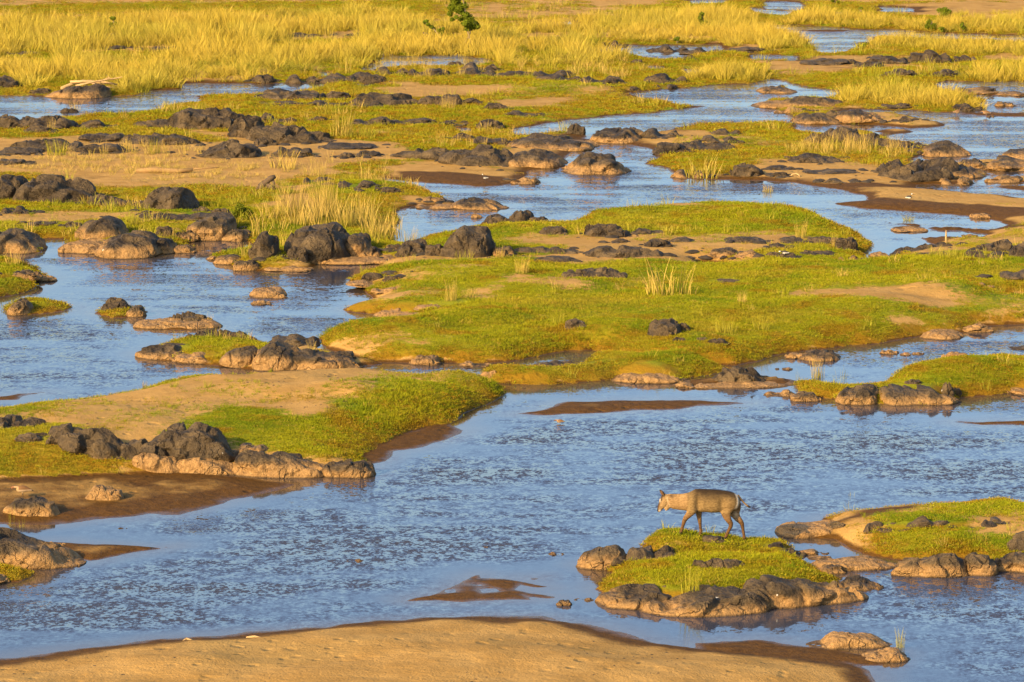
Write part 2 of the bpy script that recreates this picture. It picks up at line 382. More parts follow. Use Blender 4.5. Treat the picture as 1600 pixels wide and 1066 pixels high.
# ------------------------------------------------------------------ terrain plan (outlines measured on the photograph, laid out on the ground)
# op, bank height (m), bank width (m), turf 0..1, outline
LAND = [
 ('+', .34, 1.1, .9, [(-9000,395),(-300,395),(0,396),(70,396),(60,380),(58,373),(100,375),(110,388),(160,398),(200,402),(245,400),(300,390),(292,378),(310,373),(345,374),(385,376),(393,386),(340,394),(318,402),(345,410),(365,420),(400,424),(440,424),(485,421),(492,414),(480,408),(560,409),(590,411),(572,425),(545,440),(575,448),(580,460),(590,470),(540,480),(545,486),(640,498),(655,505),(600,510),(540,515),(510,522),(497,529),(520,545),(555,560),(572,567),(642,568),(725,568),(775,566),(800,562),(830,556),(880,548),(930,548),(1000,560),(1100,570),(1150,572),(1180,565),(1200,557),(1232,551),(1275,545),(1312,540),(1387,536),(1440,525),(1505,521),(1540,512),(1582,508),(1700,500),(9000,500),(9000,-440),(-9000,-440)]),
 # main channel behind the lawn island
 ('-', .40, 1.2, 0, [(595,279),(640,283),(700,287),(745,292),(786,291),(800,287),(842,286),(838,280),(815,276),(825,266),(878,262),(884,247),(886,238),(917,235),(927,232),(927,222),(917,213),(926,209),(940,217),(975,224),(1007,229),(1028,238),(1025,247),(1000,257),(1020,258),(1030,262),(1052,272),(1075,278),(1110,281),(1190,283),(1212,285),(1240,286),(1265,290),(1320,298),(1319,301),(1345,306),(1352,311),(1310,311),(1300,317),(1310,322),(1345,327),(1400,330),(1450,333),(1510,338),(1530,340),(1560,346),(1575,349),(1550,352),(1500,347),(1450,345),(1390,340),(1380,341),(1400,350),(1440,351),(1447,354),(1465,361),(1500,361),(1545,367),(1532,370),(1500,365),(1452,365),(1445,368),(1457,380),(1450,382),(1425,388),(1397,396),(1390,404),(1360,405),(1352,396),(1365,378),(1350,368),(1330,358),(1300,350),(1272,338),(1257,332),(1232,322),(1200,316),(1150,316),(1100,318),(1025,323),(962,327),(920,331),(910,337),(885,342),(862,340),(830,335),(787,328),(787,325),(770,318),(745,312),(715,310),(700,306),(680,298),(655,288),(620,283)]),
 ('-', .35, 1.0, 0, [(620,332),(650,322),(690,324),(740,326),(787,328),(830,335),(860,340),(832,343),(800,342),(780,345),(755,347),(710,358),(690,363),(665,367),(655,374),(635,378),(617,378),(618,350)]),
 # channels farther off
 ('-', .35, 1.2, 0, [(800,203),(842,197),(870,192),(905,187),(930,184),(960,180),(1000,178),(1034,176),(1060,171),(1095,168),(1098,164),(1060,160),(1040,155),(1010,150),(985,145),(1025,141),(1075,138),(1125,133),(1175,132),(1200,127),(1207,124),(1230,128),(1243,135),(1307,143),(1306,150),(1255,151),(1215,149),(1195,152),(1185,160),(1200,165),(1225,165),(1213,170),(1213,175),(1240,178),(1237,185),(1245,191),(1300,192),(1340,194),(1365,190),(1375,197),(1380,204),(1375,210),(1360,204),(1340,198),(1300,202),(1260,200),(1240,198),(1240,191),(1200,184),(1150,186),(1087,188),(1060,195),(1035,193),(1038,197),(1062,200),(1000,202),(960,202),(930,197),(880,200),(845,203),(827,207),(800,208)]),
 ('-', .2, .6, 0, [(912,200),(932,196),(928,214),(914,214)]),
 ('-', .35, 1.2, 0, [(1325,171),(1412,173),(1475,176),(1530,173),(1545,152),(1527,150),(1475,140),(1465,135),(1479,128),(1600,127),(2400,127),(2400,305),(1600,302),(1550,297),(1437,291),(1440,288),(1485,289),(1522,288),(1522,280),(1500,278),(1540,276),(1550,272),(1535,265),(1500,258),(1480,250),(1422,253),(1450,243),(1500,240),(1517,235),(1500,226),(1480,222),(1442,226),(1440,221),(1400,216),(1388,214),(1425,208),(1432,206),(1410,202),(1370,200),(1357,195),(1365,188),(1340,184),(1310,176)]),
 ('-', .35, 1.2, 0, [(-2400,152),(0,150),(32,150),(162,152),(220,150),(225,144),(278,140),(280,132),(300,131),(375,132),(400,131),(487,129),(500,127),(520,131),(475,137),(450,140),(400,140),(345,143),(307,148),(312,157),(260,162),(250,168),(205,171),(145,171),(92,177),(50,178),(87,181),(25,184),(0,179),(-2400,180)]),
 ('-', .3, 1., 0, [(567,109),(590,100),(600,90),(597,84),(610,87),(650,88),(725,85),(740,91),(765,92),(768,95),(740,97),(725,97),(690,98),(640,97),(610,103),(588,108),(585,112)]),
 ('-', .2, .6, 0, [(483,116),(500,113),(525,114),(510,118)]), ('-', .2, .6, 0, [(550,132),(590,129),(594,131),(565,134)]),
 ('-', .15, .6, 0, [(706,201),(738,201),(728,207),(720,207)]), ('-', .2, .6, 0, [(437,63),(450,61),(455,65),(440,66)]),
 ('-', .3, 1., 0, [(883,80),(920,76),(940,74),(975,73),(980,71),(1010,72),(1130,70),(1128,77),(1100,77),(1085,80),(1060,82),(1040,84),(1072,87),(1068,90),(1030,88),(985,84),(970,80),(940,80)]),
 ('-', .2, .8, 0, [(1009,103),(1037,104),(1036,107),(1012,107)]), ('-', .2, .8, 0, [(1063,109),(1092,110),(1088,115),(1066,114)]),
 ('-', .3, 1.2, 0, [(1190,42),(1237,39),(1287,42),(1335,46),(1400,47),(1462,52),(1530,54),(1600,57),(2400,62),(2400,66),(1600,62),(1540,58),(1482,60),(1477,64),(1465,60),(1412,55),(1365,53),(1360,60),(1352,68),(1330,70),(1345,74),(1307,80),(1282,82),(1270,74),(1265,62),(1220,51),(1190,50)]),
 ('-', .3, 1.2, 0, [(1172,84),(1200,86),(1245,88),(1235,91),(1180,91)]),
 ('-', .3, 1.2, 0, [(1195,4),(1230,3),(1256,7),(1250,13),(1200,12)]), ('-', .3, 1.2, 0, [(1375,11),(1436,14),(1434,17),(1380,17)]),
 ('-', .3, 1.2, 0, [(1172,13),(1200,17),(1238,18),(1225,25),(1180,19)]), ('-', .3, 1.2, 0, [(1290,20),(1324,20),(1315,24)]), ('-', .3, 1., 0, [(1076,1),(1132,1),(1128,4),(1085,5)]),
 ('-', .2, 1., 0, [(1560,462),(1600,460),(1640,462),(1620,468),(1575,468)]),
 ('-', .2, .7, 0, [(1090,410),(1130,409),(1128,413),(1100,415)]),
 ('-', .25, .7, 0, [(815,569),(850,561),(882,550),(925,546),(908,560),(880,562),(840,570)]),
 ('-', .3, 1., 0, [(848,40),(880,34),(893,33),(890,38),(860,42)]),
 # islets and bars in the far channels
 ('+', .18, .8, .3, [(1185,143),(1200,136),(1225,134),(1243,144),(1215,146)]),
 ('+', .22, .9, .7, [(1180,166),(1205,158),(1240,152),(1290,152),(1325,160),(1385,162),(1392,168),(1330,172),(1240,168)]),
 ('+', .15, .8, .4, [(1213,175),(1225,168),(1270,167),(1330,170),(1320,175),(1240,178)]),
 ('+', .20, .9, .35, [(1237,193),(1260,182),(1310,174),(1345,172),(1412,176),(1440,184),(1479,193),(1472,198),(1425,201),(1380,197),(1330,194),(1270,195)]),
 ('+', .08, .8, 0, [(1470,176),(1530,174),(2400,176),(2400,186),(1600,183),(1535,181)]),
 ('+', .15, .8, .2, [(1365,206),(1385,200),(1425,203),(1434,207),(1400,211)]),
 ('+', .25, .9, .1, [(1568,248),(1575,238),(1600,232),(2400,232),(2400,252),(1600,250)]),
 ('+', .22, .9, .2, [(1494,256),(1520,248),(1580,246),(2400,248),(2400,270),(1600,267),(1540,266),(1505,262)]),
 ('+', .16, .8, .2, [(1541,284),(1560,275),(1600,272),(2400,272),(2400,290),(1600,286)]),
 ('+', .10, .8, 0, [(1537,291),(1580,288),(2400,288),(2400,302),(1600,300)]),
 ('+', .15, .7, .3, [(1485,147),(1500,138),(1550,137),(1558,146),(2400,143),(2400,151),(1560,150)]),
 ('+', .12, .5, .2, [(1556,167),(1565,160),(1580,160),(1588,166)]),
 ('+', .08, .8, 0, [(1190,44),(1240,45),(1362,47),(1300,50),(1190,48)]),
 ('+', .08, .6, 0, [(1325,67),(1345,65),(1360,67),(1350,70)]),
 ('+', .18, .7, .6, [(1394,359),(1405,352),(1430,351),(1451,356),(1445,361),(1410,363)]),
 ('+', .05, .6, 0, [(1453,361),(1480,359),(1506,362),(1480,364)]),
 # left channel
 ('+', .40, 1.0, .95, [(-600,395),(0,398),(30,405),(45,415),(60,425),(87,436),(60,438),(55,448),(45,458),(0,468),(-600,480)]),
 ('+', .30, .8, .95, [(10,483),(22,474),(45,467),(70,464),(95,469),(120,481),(95,489),(50,492),(18,490)]),
 ('+', .25, .7, .8, [(147,490),(160,481),(185,476),(210,480),(228,488),(220,495),(170,498)]),
 ('+', .14, .7, .0, [(210,508),(240,500),(290,494),(335,500),(344,511),(290,515),(230,513)]),
 ('+', .30, .9, .75, [(222,550),(250,541),(275,528),(330,520),(360,518),(390,523),(420,530),(460,538),(500,535),(520,546),(560,556),(600,570),(565,575),(500,576),(400,577),(350,572),(300,565),(235,561)]),
 # sandy spit with turf end, and the beach before it
 ('+', .55, 1.6, .9, [(-900,655),(0,634),(50,627),(112,621),(163,615),(213,607),(250,597),(288,586),(355,580),(430,577),(575,572),(650,580),(700,585),(750,591),(772,604),(787,617),(762,632),(712,655),(690,664),(640,674),(600,692),(570,712),(580,742),(500,745),(440,738),(390,742),(330,737),(270,740),(220,744),(100,748),(0,754),(-900,765)]),
 ('+', .07, 1.0, 0, [(690,660),(722,671),(690,688),(665,697),(620,705),(602,718),(575,724),(540,720),(520,700),(600,680)]),
 ('+', .10, 2.0, 0, [(-900,740),(220,735),(330,738),(375,745),(440,752),(461,759),(430,768),(400,776),(343,790),(298,801),(280,806),(230,804),(205,810),(113,817),(38,823),(0,822),(-900,830)]),
 ('+', .12, .7, 0, [(70,846),(100,844),(140,848),(190,848),(240,850),(266,852),(230,860),(190,868),(150,875),(128,879),(90,872)]),
 ('+', .25, .6, 1, [(-200,878),(0,876),(25,885),(48,900),(30,908),(5,910),(-200,915)]),
 ('+', .05, .6, 0, [(-300,622),(0,619),(40,613),(87,612),(50,618),(40,624),(0,625),(-300,632)]),
 # middle islands
 ('+', .50, 1.0, 1.0, [(752,590),(757,577),(775,568),(800,564),(850,566),(880,562),(905,562),(925,550),(1000,547),(1080,549),(1130,572),(1140,579),(1120,584),(1075,592),(1060,597),(1000,597),(960,593),(940,596),(905,598),(860,600),(800,600),(765,598)]),
 ('+', .08, .8, 0, [(800,649),(845,641),(870,631),(890,624),(960,622),(1060,623),(1120,625),(1170,628),(1178,630),(1150,632),(1080,636),(1035,639),(945,646),(845,651)]),
 ('+', .08, .8, 0, [(1490,660),(1530,655),(1560,652),(2000,652),(2000,665),(1600,663),(1510,662)]),
 ('+', .45, 1.0, 1.0, [(1238,612),(1242,598),(1258,588),(1300,592),(1340,594),(1380,595),(1390,588),(1440,577),(1480,567),(1530,568),(1533,555),(1545,546),(1600,548),(2400,546),(2400,610),(1600,613),(1560,618),(1500,623),(1480,629),(1440,632),(1380,632),(1320,630),(1290,623),(1250,621)]),
 ('+', .10, .6, 0, [(1053,603),(1080,592),(1125,585),(1190,584),(1240,594),(1235,603),(1150,604),(1080,607)]),
 # islets near the antelope
 ('+', .42, 1.0, 1.0, [(925,917),(960,897),(915,884),(925,866),(960,860),(1010,864),(1045,857),(1110,851),(1180,855),(1240,862),(1262,876),(1290,892),(1320,907),(1300,927),(1240,942),(1150,950),(1050,948),(960,940)]),
 ('+', .32, .8, .9, [(1020,846),(1040,840),(1080,838),(1115,840),(1150,849),(1120,858),(1050,853)]),
 ('+', .40, 1.1, .85, [(1218,835),(1250,822),(1288,813),(1284,806),(1310,795),(1350,786),(1430,779),(1520,773),(1575,771),(1620,780),(2200,785),(2200,900),(1600,888),(1500,874),(1420,874),(1370,868),(1330,852),(1315,842),(1270,840)]),
 # wet bars and the near bank
 ('+', .05, .5, 0, [(668,928),(700,918),(722,908),(736,900),(752,898),(748,904),(790,903),(815,906),(862,916),(835,918),(812,914),(798,922),(835,925),(866,930),(850,934),(815,932),(822,937),(780,941),(720,941),(680,939),(632,938),(640,933)]),
 ('+', .04, .4, 0, [(820,903),(830,900),(842,902),(835,905)]),
 ('-', .03, .3, 0, [(690,924),(708,922),(705,926),(692,926)]), ('-', .03, .3, 0, [(742,923),(770,921),(776,925),(750,927)]), ('-', .03, .3, 0, [(730,915),(745,913),(750,916)]),
 ('+', .06, .8, 0, [(1075,1002),(1120,997),(1180,996),(1240,1004),(1290,1012),(1350,1018),(1390,1022),(1370,1040),(1200,1040),(1080,1020)]),
 ('+', .60, 7.0, 0, [(-900,1075),(-300,1060),(0,1034),(100,1020),(200,1008),(300,1000),(400,992),(480,982),(560,975),(660,967),(740,965),(840,966),(890,970),(930,982),(970,994),(1010,1004),(1060,1012),(1150,1019),(1250,1029),(1330,1039),(1350,1049),(1362,1066),(1390,1120),(1420,1250),(1500,1700),(-2000,1700)]),
 ('+', .05, 1.0, 0, [(-900,1060),(0,1029),(200,1004),(480,978),(660,963),(850,961),(930,975),(970,987),(1000,1000),(800,1000),(400,1020),(0,1060)]),
]
# bare sand inside turf / turf inside sand: weight, outline
SAND = [
 (1, [(-900,640),(0,636),(112,622),(213,608),(300,587),(430,578),(575,573),(650,581),(700,592),(625,597),(575,603),(560,617),(500,632),(480,650),(460,643),(400,640),(340,642),(235,672),(225,685),(190,690),(120,670),(0,660),(-900,670)]),
 (1, [(1300,468),(1340,458),(1390,452),(1440,455),(1490,470),(1450,482),(1400,480),(1340,476)]), (.7, [(1230,462),(1310,456),(1320,466),(1250,468)]),
 (1, [(905,400),(915,378),(960,366),(1060,372),(1200,366),(1260,372),(1200,385),(1100,395),(1180,400),(1100,408),(1000,402)]),
 (.9, [(640,408),(700,402),(760,402),(740,412),(680,413)]), (.8, [(830,402),(900,398),(945,405),(900,412)]),
 (.9, [(800,372),(850,368),(920,372),(905,382),(840,380)]),
 (1, [(-900,225),(0,218),(130,215),(300,225),(420,222),(600,235),(620,246),(520,255),(430,262),(420,290),(300,282),(200,285),(150,275),(0,262),(-900,270)]),
 (.7, [(-600,335),(0,330),(120,330),(230,336),(190,345),(60,345),(-600,352)]), (.5, [(160,240),(400,245),(420,275),(250,285),(150,270)]),
 (1, [(620,262),(680,255),(760,262),(800,268),(800,286),(745,290),(700,286),(620,281)]),
 (1, [(1265,290),(1330,288),(1437,291),(1550,297),(2000,303),(2000,350),(1600,336),(1560,345),(1450,332),(1310,320)]),
 (1, [(1380,340),(1480,346),(1560,352),(2000,360),(2000,372),(1560,380),(1500,378),(1440,366),(1460,384),(1500,388),(1440,392)]),
 (1, [(1040,270),(1100,276),(1200,281),(1300,285),(1440,288),(1500,280),(1440,262),(1330,268),(1200,262),(1180,275)]),
 (.8, [(1200,250),(1300,252),(1380,262),(1300,270),(1200,268)]),
 (.9, [(780,160),(880,155),(870,165),(800,168)]), (.9, [(600,140),(700,135),(800,140),(740,148),(640,150)]), (1, [(300,205),(470,215),(620,225),(600,240),(420,225)]),
 (.9, [(1290,92),(1400,95),(1420,104),(1330,106),(1280,100)]), (.7, [(1200,95),(1300,100),(1300,110),(1200,108)]),
 (.45, [(680,8),(800,0),(1000,10),(960,24),(860,26),(720,30)]), (.55, [(-900,-60),(2400,-60),(2400,-10),(1600,4),(1250,0),(700,0),(500,2),(0,8),(-900,10)]),
 (.9, [(1380,8),(1500,5),(2000,8),(2000,40),(1600,32),(1480,26),(1400,20)]), (.9, [(300,116),(330,114),(332,131),(298,131)]),
 (.8, [(130,70),(280,68),(270,80),(140,80)]), (.9, [(430,50),(560,50),(540,60),(430,62)]),
 (.8, [(1285,806),(1310,792),(1350,783),(1430,777),(1470,778),(1440,790),(1360,800),(1310,812)]), (1, [(1530,812),(1600,806),(2000,806),(2000,822),(1560,824)]), (1, [(1215,840),(1240,818),(1330,810),(1330,840)]),
 (.9, [(220,545),(300,552),(400,560),(600,560),(600,578),(300,570),(222,562)]), (.8, [(470,530),(520,535),(600,560),(500,560)]),
 (.9, [(205,698),(390,702),(590,715),(590,750),(420,742),(260,742)]),
 (1, [(480,397),(660,398),(660,410),(480,410)]), (.9, [(105,372),(250,385),(250,403),(105,395)]), (.9, [(645,305),(790,312),(790,328),(645,327)]),
 (.9, [(795,225),(930,205),(930,240),(800,265)]), (.8, [(930,195),(1070,196),(1060,215),(1020,228),(930,215)]), (.4, [(1510,470),(1600,450),(1700,450),(1700,480),(1560,490)]),
 (.7, [(1180,300),(1260,300),(1200,330),(1130,320)]),
]
WETS = [[(1296,317),(1320,300),(1352,308),(1450,322),(1620,332),(1620,345),(1560,345),(1450,334),(1345,328)], [(1378,341),(1480,346),(1575,352),(1620,362),(1500,370),(1440,353)], [(620,272),(700,274),(800,281),(786,292),(745,293),(700,288),(620,282)], [(1440,366),(1500,366),(1545,370),(1500,380),(1450,384)], [(1265,290),(1330,290),(1437,293),(1437,297),(1330,298)], [(1290,806),(1350,784),(1430,778),(1440,786),(1340,800),(1300,812)]]
DRY = [(1, [(-900,232),(0,228),(200,232),(420,240),(430,275),(300,290),(120,275),(-900,270)]), (.7, [(430,60),(-900,140),(-900,20),(1000,20),(1000,60)]), (.6, [(1230,220),(1440,215),(1440,255),(1230,255)]), (.5, [(640,135),(960,132),(960,160),(650,162)])]
TURF = [(1, [(-900,690),(0,688),(50,690),(140,715),(210,735),(270,742),(200,752),(100,755),(-900,765)]), (1, [(355,640),(480,655),(600,615),(720,590),(790,615),(690,665),(600,690),(520,712),(440,705),(380,690),(300,660)]),
        (1, [(270,535),(320,528),(385,538),(380,558),(330,562),(290,552)])]
# turf mounds: u, v, half-width, half-depth (photo pixels), height (m)
MOUNDS = [(610,532,95,13,.22),(735,520,80,12,.20),(720,440,110,14,.18),(950,535,70,10,.18),(1020,566,105,10,.15),(1120,505,120,12,.20),(1330,500,120,16,.25),(860,470,120,10,.16),(1060,450,150,12,.14),(1080,338,170,10,.28),(1230,352,90,14,.20),(1480,475,60,12,.2),(640,640,120,16,.18),(740,612,50,12,.2),(60,718,110,18,.22),(1480,592,110,14,.25),(1430,842,110,10,.12),(1460,430,90,9,.16),(820,370,60,8,.15),(560,300,90,10,.2),(250,345,80,7,.12),(860,142,130,8,.2),(1130,226,90,8,.12),(1250,590,50,8,.1),(480,640,90,12,.1)]
HOOF_PAD = []   # (x, y, z): ground under the antelope's hooves


def to_world(poly, hb, land, w=1.0):
    a = np.array(poly, float)
    x, y = unproj(a[:, 0], a[:, 1])
    area = 0.5 * np.sum(x * np.roll(y, -1) - np.roll(x, -1) * y)
    ex, ey = np.roll(x, -1) - x, np.roll(y, -1) - y
    L = np.hypot(ex, ey) + 1e-9
    ny = -ex / L * (1 if area > 0 else -1)
    ny = (ny + np.roll(ny, 1)) * 0.5
    if not land:
        ny = -ny
    lift = hb * 0.85 * math.exp(-0.8 * max(w - 1.0, 0.0)) * np.clip(ny, 0, 1)           # a bank seen over its crest: the outline there is the crest's
    return np.stack(unproj(a[:, 0], a[:, 1], lift), 1)


def on_land(poly):
    """outline of a patch lying on top of the land, at about the land's height there"""
    a = np.array(poly, float)
    return np.stack(unproj(a[:, 0], a[:, 1], np.interp(a[:, 1], [200, 260, 400, 480], [0.12, 0.14, 0.36, 0.44])), 1)


def sdf(poly, X, Y, margin=12.0):
    """signed distance in metres (positive inside), far points clamped"""
    d = np.full(X.shape, -margin)
    lo, hi = poly.min(0) - margin, poly.max(0) + margin
    m = (X > lo[0]) & (X < hi[0]) & (Y > lo[1]) & (Y < hi[1])
    x, y = X[m], Y[m]
    best = np.full(x.shape, 1e18); ins = np.zeros(x.shape, bool)
    n = len(poly)
    for i in range(n):
        ax, ay = poly[i]; bx, by = poly[(i + 1) % n]
        dx, dy = bx - ax, by - ay
        t = np.clip(((x - ax) * dx + (y - ay) * dy) / (dx * dx + dy * dy + 1e-12), 0, 1)
        best = np.minimum(best, (x - ax - t * dx) ** 2 + (y - ay - t * dy) ** 2)
        c = (ay > y) != (by > y)
        if dy != 0:
            ins ^= c & (x < dx * (y - ay) / dy + ax)
    r = np.sqrt(best)
    d[m] = np.where(ins, r, -r)
    return d


def relief(X, Y):
    """height of the ground, turf cover, dryness at points"""
    dist = np.clip(Y / 100.0, 0.5, 3.0)
    wx = X + 0.16 * dist * n2(X, Y, 0.9, 3) + 0.30 * n2(X, Y, 0.22, 5)
    wy = Y + 0.36 * n2(X, Y, 0.9, 4, 3) + 0.35 * n2(X, Y, 0.2, 6)
    H = np.full(X.shape, -0.6)
    G = np.zeros(X.shape)
    und = n2(X, Y, 0.16, 11, 3) + 0.55 * n2(X, Y, 0.42, 13, 2); und2 = n2(X, Y, 0.8, 12, 3)
    farther = sstep(125, 175, Y)
    fine_ = n2(X, Y, 1.9, 15, 3)
    und = und * (1 - 0.7 * farther)
    first = True
    for op, hb, w, g, poly in LAND:
        P = to_world(poly, hb, op == '+', w)
        d = sdf(P, wx, wy)
        if op == '+':
            inn = d > 0
            hv = hb * (1.6 - 1.2 * farther) if first else hb
            first = False
            h = np.where(inn, hv * (1 - np.exp(-np.clip(d, 0, 50) / w * 1.6)), np.maximum(d * 0.25, -0.6))
            if hb > 0.2:
                h = h + np.where(inn, (0.15 * und + 0.05 * und2) * min(1, hb / 0.45) * sstep(0.3, 3.5, d), 0)
                h = np.where(inn, np.maximum(h, 0.5 * hv * (1 - np.exp(-np.clip(d, 0, 50) / w))), h)
            else:
                h = h + np.where(inn, (0.35 * hb * und2 + 0.022 * fine_) * sstep(0.0, 0.8, d), 0)
            up = h > H
            H = np.where(up, h, H)
            G = np.where(inn & up, g, G)
        else:
            out = np.clip(-d, 0, 50)
            H = np.where(d > 0, np.minimum(H, -np.minimum(d * 0.25, 0.6)), np.where(H > 0, H * (1 - np.exp(-out / w * 1.6)), H))
    for mu, mv, ru, rv, mh in MOUNDS:
        mx, my = unproj(mu, mv); sc_ = float(px_per_m(my)); sl = CAMZ / math.hypot(float(my), CAMZ)
        e = ((wx - mx) / (ru / sc_)) ** 2 + ((wy - my) / (rv / sc_ / sl)) ** 2
        H = np.where(H > 0.05, H + mh * np.exp(-e ** 2.2), H)
    for wgt, poly in SAND:
        d = sdf(on_land(poly), wx, wy, 6.0)
        G = G * (1 - wgt * sstep(-1.7, 0.9, d))
    for wgt, poly in TURF:
        d = sdf(on_land(poly), wx, wy, 4.0)
        G = np.maximum(G, wgt * sstep(-0.6, 0.8, d) * sstep(0.14, 0.24, H))
    D = np.zeros(X.shape)
    for wgt, poly in DRY:
        d = sdf(on_land(poly), wx, wy, 6.0)
        D = np.maximum(D, wgt * sstep(-3.0, 3.0, d))
    G = G * (1 - 0.55 * D)
    if HOOF_PAD:                                       # the low ridge the antelope walks along
        hp = sorted(HOOF_PAD)
        hx, hz = [q[0] for q in hp], [q[2] for q in hp]
        zr = np.interp(X, hx, hz)
        ex = np.clip(np.maximum(hx[0] - 0.30 - X, X - hx[-1] - 0.7), 0, None)
        ey = np.clip(np.abs(Y - ANT_Y) - 0.35, 0, None)
        zr = zr * np.exp(-(ex / 0.55) ** 2) - 0.28 * (ey / 1.0) ** 1.5 - 0.2 * ex
        up = zr > H
        near_h = (ex == 0) & (ey == 0)
        H = np.where(up | near_h, zr, H)
        G = np.where(up & (zr > 0.05), 0.75, G)
    return H, G, D


# --- the antelope's frame is needed for the ground under its hooves
ANT_Y = float(unproj(1132, 846, 0.27)[1])
ANT_S = float(px_per_m(ANT_Y, 0.5)) * 8.42          # enlarged-photo pixels per metre
ANT_D = math.atan2(CAMZ - 0.5, ANT_Y)


def ant(x, y, side=0.0):
    """point on the animal: (x, y) measured on an enlarged crop, side = metres toward (-) or away from (+) the viewer"""
    X = (1010 + x / 8.42 - 800) / FPX * (ANT_Y * CP + (CAMZ - .5) * SP)
    v = 740 + y / 8.42
    dv = (533.0 - v) / FPX
    t = ANT_Y / (CP + SP * dv)
    Z = CAMZ + t * (-SP + CP * dv)
    return np.array([X, ANT_Y + side, Z - side * math.tan(ANT_D)])


HOOVES = [(436, 800, -.11), (700, 832, .11), (1030, 868, -.12), (1293, 893, .12)]
for hx, hy, hs in HOOVES:
    q = ant(hx, hy, hs)
    HOOF_PAD.append((q[0], q[1], q[2]))

# --- one sheet: fine where the picture looks, coarse on to the horizon
us = np.concatenate([[-9000, -4000, -2000, -1200, -700, -450, -330], np.arange(-260, 1861, 3.0), [1930, 2050, 2300, 2800, 3600, 5600, 10600]])
vs = np.concatenate([[3400, 2400, 1800, 1450, 1280, 1200], np.arange(1150, 420, -2.2), np.arange(420, -24, -1.7), [-28, -34, -42, -52, -66, -84, -108, -140, -180, -230, -280, -330, -370, -400, -420, -432, -440]])
NU, NV = len(us), len(vs)
UU, VV = np.meshgrid(us, vs)
GX, GY = unproj(UU.ravel(), VV.ravel())
GH, GG, GD = relief(GX, GY)
near = GY < unproj(800, 1160)[1]
GH = np.where(near, np.maximum(GH, 0.3), GH)
GG = GG * (1 - 0.85 * sstep(0.10, 0.42, n2(GX, GY, 0.13, 201, 4)) * (GY > unproj(800, 560)[1]))
Hg = GH.reshape(NV, NU); Xg, Yg = GX.reshape(NV, NU), GY.reshape(NV, NU)
sl_ = np.zeros_like(Hg); sl_[1:-1] = np.abs(Hg[2:] - Hg[:-2]) / np.abs(Yg[2:] - Yg[:-2])
sx_ = np.zeros_like(Hg); sx_[:, 1:-1] = np.abs(Hg[:, 2:] - Hg[:, :-2]) / np.abs(Xg[:, 2:] - Xg[:, :-2])
GS = sstep(0.10, 0.34, np.hypot(sl_, sx_)).ravel()
GG = np.clip(GG - 0.30 * (GY > 150) * sstep(0.0, 0.5, n2(GX, GY, 0.21, 207, 3)), 0, 1)
wet = np.clip(1.0 - (GH - 0.02) / 0.16, 0, 1)
for poly in WETS:
    wet = np.maximum(wet, 0.85 * sstep(-0.6, 0.5, sdf(on_land(poly) if poly[0][1] > 500 else to_world(poly, 0, True), GX, GY + 0.5 * n2(GX, GY, 0.6, 61), 4.0)))
GG = GG * sstep(0.03, 0.10, GH + 0.05 * GG)
quad = (np.arange(NV - 1)[:, None] * NU + np.arange(NU - 1)[None, :]).ravel()
quads = np.stack([quad, quad + 1, quad + NU + 1, quad + NU], 1)


def grid_mesh(name, X, Y, Z, q, mat):
    me = bpy.data.meshes.new(name)
    me.vertices.add(len(X)); me.loops.add(q.size); me.polygons.add(len(q))
    me.vertices.foreach_set('co', np.stack([X, Y, Z], 1).ravel())
    me.loops.foreach_set('vertex_index', q.ravel().astype(np.int32))
    me.polygons.foreach_set('loop_start', np.arange(0, q.size, 4, dtype=np.int32))
    me.polygons.foreach_set('loop_total', np.full(len(q), 4, np.int32))
    me.polygons.foreach_set('use_smooth', np.ones(len(q), bool))
    me.update(); me.validate()
    me.materials.append(mat)
    return me


gm = grid_mesh('ground', GX, GY, GH, quads, M_GROUND)
attr(gm, 'grass', GG); attr(gm, 'wet', wet); attr(gm, 'dry', GD); attr(gm, 'slope', GS)
ground = obj('ground', gm, kind='structure', label='sandy and grassy river bed with islands and sandbars')


def ground_z(x, y):
    u, v = plane_px(np.atleast_1d(np.asarray(x, float)), np.atleast_1d(np.asarray(y, float)))
    iu = np.clip(np.interp(u, us, np.arange(NU)), 0, NU - 1.001)
    iv = np.clip(np.interp(-v, -vs, np.arange(NV)), 0, NV - 1.001)
    i0, j0 = iu.astype(int), iv.astype(int); fu, fv = iu - i0, iv - j0
    Hh = GH.reshape(NV, NU)
    return (Hh[j0, i0] * (1 - fu) * (1 - fv) + Hh[j0, i0 + 1] * fu * (1 - fv) + Hh[j0 + 1, i0] * (1 - fu) * fv + Hh[j0 + 1, i0 + 1] * fu * fv)


def hit(u, v):
    """where the ground (or water) lies under a photo pixel"""
    z = 0.0
    for _ in range(6):
        x, y = unproj(u, v, z)
        z = 0.5 * z + 0.5 * max(0.0, float(ground_z(x, y)[0]))
    x, y = unproj(u, v, z)
    return float(x), float(y), z


# --- water: a level sheet; calm beside the banks, rippled where the current runs
wu = np.concatenate([[-9000, -4000, -2000, -1200, -700, -450], np.arange(-300, 1901, 8.0), [2050, 2300, 2800, 3600, 5600, 10600]])
wv = np.concatenate([[1800, 1450, 1280, 1200], np.arange(1150, -24, -5.0), [-34, -52, -84, -140, -230, -330, -400, -432]])
WU, WV = np.meshgrid(wu, wv)
WX, WY = unproj(WU.ravel(), WV.ravel())
wh = ground_z(WX, WY)
Wn = len(wu)
wq = (np.arange(len(wv) - 1)[:, None] * Wn + np.arange(Wn - 1)[None, :]).ravel()
wq = np.stack([wq, wq + 1, wq + Wn + 1, wq + Wn], 1)
depth = np.clip(-wh, 0, 0.6)
rip = 0.10 + 0.9 * sstep(0.12, 0.55, depth)
